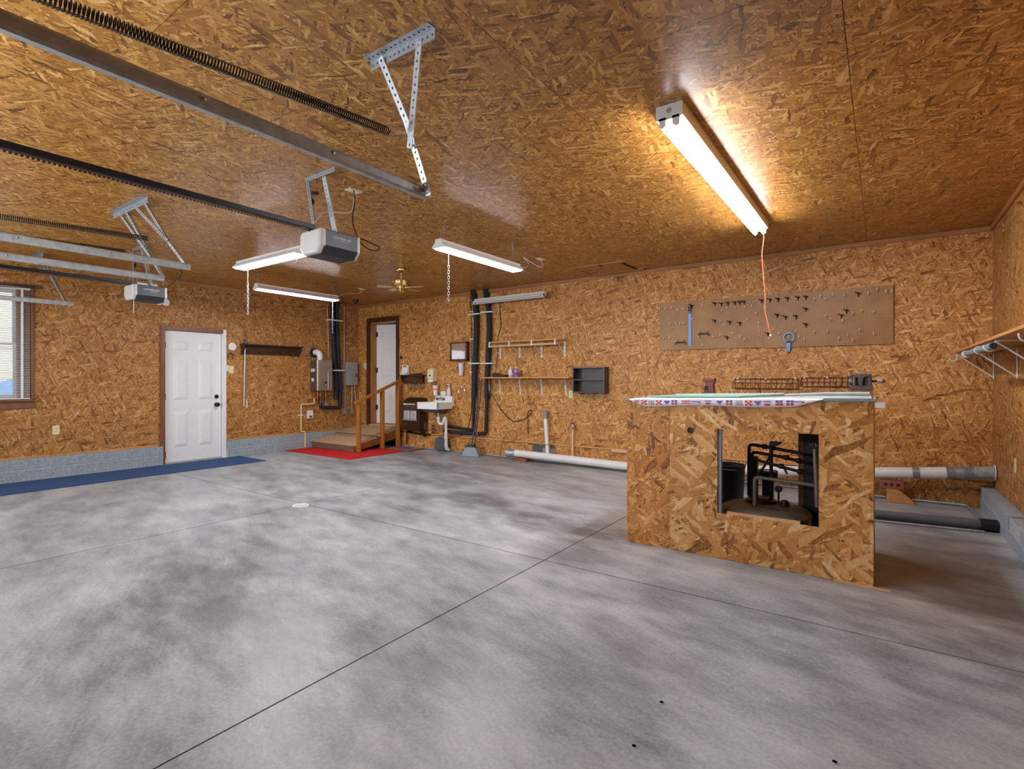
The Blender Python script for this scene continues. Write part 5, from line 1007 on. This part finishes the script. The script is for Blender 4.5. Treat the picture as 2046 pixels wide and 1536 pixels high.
# ---------------------------------------------------------------- workbench
BX0, BX1, BY0, BY1 = -1.645, -.040, 3.90, 4.72; ZL, ZR = 1.110, 1.142     # the top runs slightly uphill to the right
zt = lambda x: ZL+(ZR-ZL)*(x-BX0)/(BX1-BX0)
t = thing('workbench', 'strand board workbench with a square opening in its front', 'workbench', ((BX0+BX1)/2, 4.3, 0))
OX0, OX1, OZ0, OZ1, SX = -.960, -.331, .322, .924, -1.304
def fp(poly, n): part(t, n, MB().prism(poly, 'Y', BY0, BY0+.015), m_bench)
# left board with its round hole, cut as a ring of wedges
hcx, hcz, hr = -1.148, .903, .022
fp([(BX0, .002), (SX-.001, .002), (SX-.001, zt(SX)), (BX0, zt(BX0))], 'front_board')
mb = MB(); K = 24; vs = []
def edge(a):     # ray from the hole centre to the surrounding rectangle
    dx, dz = math.cos(a), math.sin(a); x0_, x1_, z0_, z1_ = SX+.001, OX0, OZ0, zt(-1.1); s_ = 9
    if dx > 1e-9: s_ = min(s_, (x1_-hcx)/dx)
    if dx < -1e-9: s_ = min(s_, (x0_-hcx)/dx)
    if dz > 1e-9: s_ = min(s_, (z1_-hcz)/dz)
    if dz < -1e-9: s_ = min(s_, (z0_-hcz)/dz)
    return (hcx+dx*s_, hcz+dz*s_)
angs = sorted([2*math.pi*k/K for k in range(K)]+[math.atan2(z-hcz, x-hcx) % (2*math.pi) for x in (SX+.001, OX0) for z in (OZ0, zt(-1.1))])
N = len(angs); yy = (BY0, BY0+.015)
for a in angs:
    ex, ez = edge(a); ix, iz = hcx+math.cos(a)*hr, hcz+math.sin(a)*hr
    for y in yy: vs += [(ex, y, ez), (ix, y, iz)]
fs = []
for i in range(N):
    j = (i+1) % N; fs += [(4*i, 4*j, 4*j+1, 4*i+1), (4*i+2, 4*i+3, 4*j+3, 4*j+2), (4*i+1, 4*j+1, 4*j+3, 4*i+3), (4*i, 4*i+2, 4*j+2, 4*j)]
mb.add(vs, fs)
mb.box(SX+.001, BX1, BY0, BY0+.015, .002, OZ0).prism([(OX0, OZ1), (OX1, OZ1), (OX1, zt(OX1)), (OX0, zt(OX0)-.004)], 'Y', BY0, BY0+.015).prism([(OX1, OZ0), (BX1, OZ0), (BX1, zt(BX1)), (OX1, zt(OX1))], 'Y', BY0, BY0+.015)
part(t, 'front_board', mb, osb('osb_bench_pale', (0,2), [(.0, (76,52,32)), (.07, (132,86,42)), (.22, (180,122,60)), (.6, (206,150,84)), (.88, (224,182,126)), (1, (240,212,172))], 1.8, seed=4, turn=.9))
part(t, 'hole_ring', MB().tube([(hcx+math.cos(a)*.0235, BY0-.001, hcz+math.sin(a)*.0235) for a in [2*math.pi*k/24 for k in range(24)]], .0022, 6, True), m_steeld)
part(t, 'hole_shade_liner', MB().lathe([(.0225, .012), (.0225, .20), (0, .20)], (hcx, BY0, hcz), 'Y', 20), m_plblk, True)  # black liner added to stand for the darkness inside the hole
part(t, 'side_board', MB().prism([(BY0+.015, .002), (BY1, .002), (BY1, ZR), (BY0+.015, ZR)], 'X', BX1-.016, BX1), m_oaky)
part(t, 'side_board', MB().prism([(BY0+.015, .002), (BY1, .002), (BY1, ZL), (BY0+.015, ZL)], 'X', BX0, BX0+.016), m_bench)
part(t, 'top_board', MB().hexa([(BX0-.01, BY0-.012, ZL), (BX1+.012, BY0-.012, ZR), (BX1+.012, BY1+.02, ZR), (BX0-.01, BY1+.02, ZL)], [(BX0-.01, BY0-.012, ZL+.016), (BX1+.012, BY0-.012, ZR+.016), (BX1+.012, BY1+.02, ZR+.016), (BX0-.01, BY1+.02, ZL+.016)]), m_greyp, bevel=.002)
part(t, 'opening_post', MB().box(-.985, -.936, BY0+.018, BY0+.045, .01, 1.09), m_greyp, label='blue grey metal post at the left of the opening')
part(t, 'rear_post', MB().box(-.535, -.50, 4.66, 4.70, .01, 1.10), m_ramp)
part(t, 'cross_cleat', MB().box(-.90, -.44, BY0+.016, BY0+.05, .300, .336), m_lumber, label='pale wood cleat along the bottom of the opening')
part(t, 'screw', MB().lathe([(.006, 0), (.005, -.003)], (BX1-.055, BY0, 1.118), 'Y', 10), m_chrome)
single('wood_strip', MB().bar((-.25, BY0-.016, .006), (.045, BY0-.030, .006), .022, .010), m_lumber, 'thin wood strip on the floor at the bench corner', 'strip')
# printed oilcloth
cl = thing('oilcloth', 'white printed oilcloth hanging over the front edge of the bench', 'cloth', (-1.0, BY0-.02, 1.09))
NX = 40; CX0_, CX1_ = -1.618, -.305; vs = []; fs = []
drop = lambda u: .050*min(1, (u/.10)**.6 if u < .10 else 1, ((1-u)/.12)**.8 if u > .88 else 1)*(1+.10*math.sin(u*11))
for i in range(NX+1):
    u = i/NX; x = CX0_+(CX1_-CX0_)*u; z = zt(x)+.0185; bow = .004*math.sin(u*19)
    for (y, zz) in ((BY0+.30, z), (BY0+.10, z), (BY0-.008, z), (BY0-.0165+bow*.3, z-.006), (BY0-.018+bow, z-.002-max(drop(u)*.5, .002)), (BY0-.019+bow, z-.004-max(drop(u), .004))): vs.append((x, y, zz))
for i in range(NX):
    for j in range(5): fs.append((i*6+j, (i+1)*6+j, (i+1)*6+j+1, i*6+j+1))
part(cl, 'cloth', MB().add(vs, fs), m_clothw, True, solid=.0016)
pm = MB(); mats = [m_blue, m_redp, m_viol, m_greyp]
def spot(u0, u1, v0, v1, m):
    x0_, x1_ = CX0_+(CX1_-CX0_)*u0, CX0_+(CX1_-CX0_)*u1; um = (u0+u1)/2; D = drop(um)
    q = lambda x, v: (x, BY0-.0245, zt(x)+.0165-D*v)
    pm.mat(m).add([q(x0_, v0), q(x1_, v0), q(x1_, v1), q(x0_, v1)], [(0, 1, 2, 3)])
random.seed(11)
for k, u in enumerate([.03, .075, .122, .165, .212, .255]+[.31, .37]+[.44, .50, .55, .60, .645, .69, .735, .79, .84, .875]):
    ty = [0, 1, 4, 1, 2, 3, 5, 6, 0, 2, 3, 4, 1, 2, 0, 3, 3, 6][k]; w = .034
    if ty == 0: spot(u, u+w, .25, .4, 0); spot(u+.004, u+w*.8, .55, .85, 1)
    elif ty == 1:
        for a in range(3):
            for b in range(3):
                if (a+b) % 2 == 0: spot(u+w*a/3, u+w*(a+1)/3, .2+.22*b, .42+.22*b, 1)
    elif ty == 2: spot(u, u+w, .25, .42, 2); spot(u+w*.2, u+w*.8, .42, .62, 2); spot(u+w*.4, u+w*.6, .62, .78, 2)
    elif ty == 3:
        for a in range(2): spot(u+w*.55*a, u+w*(.55*a+.42), .18, .45, 0); spot(u+w*.55*a, u+w*(.55*a+.42), .52, .85, 1)
    elif ty == 4:
        for a in range(5): spot(u+w*a/5, u+w*(a+.45)/5, .2, .85, 3)
    elif ty == 5: spot(u, u+.055, .25, .38, 1); spot(u, u+.055, .6, .72, 1); spot(u+.01, u+.04, .45, .52, 0)
    else: spot(u, u+w*1.3, .35, .5, 2); spot(u+w, u+w*1.3, .55, .7, 1)
part(cl, 'printed_motifs', pm, mats, kind='stuff')
# things on the bench
gz = 1.152
t = thing('glass_sheet', 'pale green glass sheet lying askew on the bench top', 'sheet', (-1.2, 4.3, 1.13))
part(t, 'sheet', MB().hexa([(-1.56, 4.10, 1.136), (-.85, 4.06, 1.150), (-.60, 4.42, 1.158), (-1.46, 4.52, 1.138)], [(-1.56, 4.10, 1.146), (-.85, 4.06, 1.160), (-.60, 4.42, 1.170), (-1.46, 4.52, 1.150)]), m_teal, bevel=.002)
part(t, 'white_edging', MB().bar((-1.46, 4.525, 1.150), (-.60, 4.425, 1.170), .01, .012), m_paper)
single('rolled_plan', MB().tube([(-.54, 3.99, 1.172), (-.30, 4.00, 1.184), (-.06, 3.99, 1.188)], [.008, .012, .013], 12), m_film, 'rolled sheet of pale plastic at the right front of the bench top', 'roll', smooth=True)
single('folded_plastic', MB().hexa([(-.62, 3.93, 1.150), (-.045, 3.91, 1.160), (-.05, 4.30, 1.160), (-.55, 4.35, 1.150)], [(-.60, 3.94, 1.156), (-.05, 3.92, 1.170), (-.055, 4.29, 1.170), (-.54, 4.34, 1.158)]), m_film, 'crumpled white plastic sheet under the vise end of the bench top', 'sheet', bevel=.003)
t = thing('bench_anvil', 'small maroon bench anvil left on the bench top', 'tool', (-1.17, 4.45, 1.15)); ax0, ay0 = -1.185, 4.56
part(t, 'foot', MB().box(ax0-.055, ax0+.05, ay0-.04, ay0+.04, 1.152, 1.172), m_iron, bevel=.004)
part(t, 'column', MB().prism([(ax0-.036, 1.172), (ax0+.04, 1.172), (ax0+.036, 1.235), (ax0+.045, 1.26), (ax0-.034, 1.26), (ax0-.028, 1.235)], 'Y', ay0-.03, ay0+.03), m_dkred, bevel=.004)
part(t, 'jaw', MB().prism([(ax0-.045, 1.262), (ax0+.048, 1.262), (ax0+.05, 1.29), (ax0-.047, 1.288)], 'Y', ay0-.034, ay0+.034), m_dkred, bevel=.006); part(t, 'slot', MB().box(ax0-.03, ax0-.004, ay0-.033, ay0-.029, 1.19, 1.225), m_gap)
t = thing('bench_vise', 'grey drill vise on a wood block at the right end of the bench', 'vise', (-.12, 4.5, 1.17)); vx0, vx1, vy = -.182, -.050, 4.50
part(t, 'wood_block', MB().box(vx0+.004, vx1-.002, vy-.07, vy+.07, 1.160, 1.208), m_ramp, bevel=.002); part(t, 'base', MB().box(vx0, vx1, vy-.075, vy+.075, 1.208, 1.235), m_iron, bevel=.003)
part(t, 'fixed_jaw', MB().prism([(-.128, 1.235), (-.108, 1.235), (-.106, 1.29), (-.085, 1.30), (-.06, 1.295), (-.056, 1.318), (-.155, 1.318), (-.160, 1.30), (-.135, 1.29)], 'Y', vy-.06, vy+.06), m_iron, bevel=.003)
part(t, 'moving_jaw', MB().box(-.166, -.150, vy-.055, vy+.055, 1.235, 1.302), m_steeld, bevel=.004); part(t, 'rear_jaw', MB().box(-.076, -.056, vy-.058, vy+.058, 1.235, 1.30), m_iron, bevel=.004)
part(t, 'body', MB().box(-.155, -.07, vy-.03, vy+.05, 1.236, 1.30), m_iron); part(t, 'knuckle', MB().lathe([(.0, 0), (.022, .004), (.025, .02), (.022, .04), (0, .044)], (-.195, vy-.03, 1.262), 'X', 12), m_iron, True); part(t, 'cap_screw', MB().lathe([(.012, 0), (.014, .02), (.010, .03)], (-.19, vy-.03, 1.305), 'X', 10), m_iron, True)
sc_ = part(t, 'screw', MB().tube([(-.06, vy-.03, 1.268), (-.022, vy-.03, 1.268)], .0075, 10), m_bliron, True); part(sc_, 'collar', MB().tube([(-.026, vy-.03, 1.268), (.006, vy-.03, 1.268)], .0125, 12), m_galv, True); part(sc_, 'tip', MB().tube([(.006, vy-.03, 1.268), (.014, vy-.03, 1.268), (.022, vy-.03, 1.268)], [.013, .010, .006], 10), m_iron, True)
single('tape_flag', MB().hexa([(-.034, BY0-.004, 1.106), (.018, BY0-.002, 1.105), (.018, BY0+.0, 1.105), (-.034, BY0-.002, 1.106)], [(-.034, BY0-.004, 1.138), (.018, BY0-.002, 1.140), (.018, BY0+.0, 1.140), (-.034, BY0-.002, 1.138)]), m_strap, 'strip of white tape sticking out at the bench top corner', 'tape')
# ---------------------------------------------------------------- pump and tank under the bench
t = thing('water_tank', 'round grey pressure tank under the workbench', 'tank', (-.72, 4.36, 0))
part(t, 'shell', MB().lathe([(.295, 0), (.305, .02), (.305, .255), (.310, .285), (.300, .302), (.27, .318), (.15, .332), (0, .336)], (-.72, 4.34, 0), 'Z', 40), m_tank, True)
part(t, 'hub', MB().lathe([(.11, .33), (.11, .352), (.08, .37), (.03, .374), (0, .374)], (-.76, 4.42, 0), 'Z', 24), m_bronze, True); part(t, 'arrow_decal', MB().prism([(-.73, 4.22), (-.66, 4.20), (-.66, 4.19), (-.60, 4.215), (-.66, 4.24), (-.66, 4.226), (-.73, 4.232)], 'Z', .332, .3345), m_plblk)
t = thing('pipe_manifold', 'black iron pipe manifold standing on the tank under the bench', 'pipe', (-.7, 4.45, .35))
part(t, 'column', MB().box(-.885, -.812, 4.53, 4.60, .345, .66), m_plblk, bevel=.004)
for n_, pts, r_ in (('upper_pipe', [(-.854, 4.45, .36), (-.854, 4.45, .745), (-.845, 4.45, .762), (-.824, 4.45, .766), (-.717, 4.45, .755), (-.47, 4.45, .722)], .013), ('middle_pipe', [(-.821, 4.40, .38), (-.821, 4.40, .70), (-.812, 4.40, .712), (-.783, 4.40, .713), (-.632, 4.40, .696), (-.47, 4.40, .668)], .012), ('lower_pipe', [(-.79, 4.30, .675), (-.693, 4.30, .652), (-.543, 4.30, .622), (-.45, 4.30, .602)], .011), ('upright_pipe', [(-.688, 4.40, .345), (-.688, 4.40, .775)], .013), ('diagonal_brace', [(-.772, 4.40, .545), (-.690, 4.40, .70)], .009), ('pale_pipe', [(-.768, 4.20, .345), (-.768, 4.20, .535), (-.760, 4.20, .550), (-.745, 4.20, .557), (-.627, 4.20, .551), (-.483, 4.20, .546), (-.372, 4.20, .538)], .014)):
    part(t, n_, MB().tube(pts, r_, 10), m_tank if n_ == 'pale_pipe' else m_bliron, True)
for x, z in ((-.76, .757), (-.70, .752), (-.60, .692), (-.52, .675), (-.62, .638), (-.50, .612)): part(t, 'coupling', MB().lathe([(.016, 0), (.019, .004), (.019, .03), (.016, .034)], (x, 4.45 if z > .74 else 4.40 if z > .66 else 4.30, z), 'X', 10), m_bliron, True)
part(t, 'pressure_switch', MB().prism([(-.70, .775), (-.655, .772), (-.62, .790), (-.615, .806), (-.695, .808)], 'Y', 4.37, 4.43), m_bliron, bevel=.004)
part(t, 'drain_lever', MB().tube([(-.585, 4.30, .628), (-.565, 4.29, .585)], [.010, .007], 8), m_bliron, True)
g = part(t, 'gauge', MB().lathe([(.026, 0), (.027, .006), (.027, .02), (.024, .024)], (-.629, 4.33, .46), 'Y', 16), m_bliron, True); part(g, 'gauge_stem', MB().tube([(-.629, 4.345, .435), (-.629, 4.345, .34)], .007, 8), m_bliron)
part(t, 'check_valve', MB().lathe([(.03, 0), (.033, .02), (.02, .045), (0, .05)], (-.59, 4.36, .332), 'Z', 12), m_bliron, True)
part(t, 'grey_hose', MB().tube([(-.377, 4.15, .80), (-.372, 4.15, .706), (-.366, 4.15, .624), (-.361, 4.15, .40)], [.010, .016, .018, .016], 10), m_tank, True)
part(t, 'control_wire', MB().tube(curve([(-.78, 4.40, .66), (-.70, 4.40, .69), (-.60, 4.42, .705), (-.48, 4.44, .715)], 5), .0022, 5), m_red)
t = thing('pressure_cylinder', 'black horizontal motor cylinder behind the tank', 'motor', (-.79, 4.9, .42))
part(t, 'drum', MB().lathe([(0, 0), (.03, .004), (.036, .015), (.036, .14), (.03, .152), (0, .156)], (-.87, 4.9, .478), 'X', 18), m_plblk, True); part(t, 'stand', MB().box(-.83, -.75, 4.86, 4.94, 0, .45), m_plblk)
t = thing('control_cabinet', 'black control cabinet with white numbers at the right of the opening', 'cabinet', (-.45, 4.72, 0))
part(t, 'case', MB().box(-.492, -.32, 4.60, 4.715, .012, .90), m_plblk, bevel=.004); part(t, 'number_print', text_mb('11.5', .032, (-.43, 4.60, .775), (1, 0, 0), (0, 0, 1), .0015), m_plast)
t = thing('black_bucket', 'black bucket with wire bail behind the opening of the bench', 'bucket', (-1.15, 5.1, 0))
part(t, 'pail', MB().lathe([(.115, 0), (.118, .005), (.142, .47), (.148, .475), (.148, .495), (.138, .495), (.114, .02), (0, .02)], (-1.16, 5.12, 0), 'Z', 28), m_plblk, True); part(t, 'bail', MB().tube(curve([(-1.30, 5.12, .46), (-1.22, 4.97, .47), (-1.10, 4.97, .465), (-1.02, 5.12, .46)], 5), .003, 6), m_galv)
# ---------------------------------------------------------------- floor fittings
t = thing('floor_drain', 'small round white drain grate where the floor joints meet', 'drain', (-4.82, 3.09, 0)); dcx, dcy = -4.82, 3.09
part(t, 'rim', MB().lathe([(.062, 0), (.066, .003), (.078, .003), (.080, 0)], (dcx, dcy, .0005), 'Z', 28), m_plast, True); part(t, 'sump', MB().lathe([(.063, 0), (.063, .001)], (dcx, dcy, .0006), 'Z', 24), m_greyd)
for k in range(-4, 5):
    h_ = math.sqrt(max(.0001, .062**2-(k*.013)**2)); part(t, 'grate_bar', MB().box(dcx+k*.013-.0035, dcx+k*.013+.0035, dcy-h_, dcy+h_, .0015, .0045), m_plast)
for x, y, lab in ((-.710, 2.029, 'drop-in floor anchor farthest from the camera'), (-.704, 1.732, 'drop-in floor anchor at the left, nearest the bottom edge'), (-.127, 2.047, 'drop-in floor anchor at the bottom right')):
    t = thing('floor_anchor', lab, 'anchor', (x, y, 0), 'steel floor anchors'); part(t, 'sleeve', MB().lathe([(.008, .0006), (.009, .0016), (.0125, .0016), (.0135, 0)], (x, y, .0003), 'Z', 16), m_grey, True); part(t, 'bore', MB().lathe([(.0085, 0), (.0085, .0006)], (x, y, .0003), 'Z', 14), m_gap)
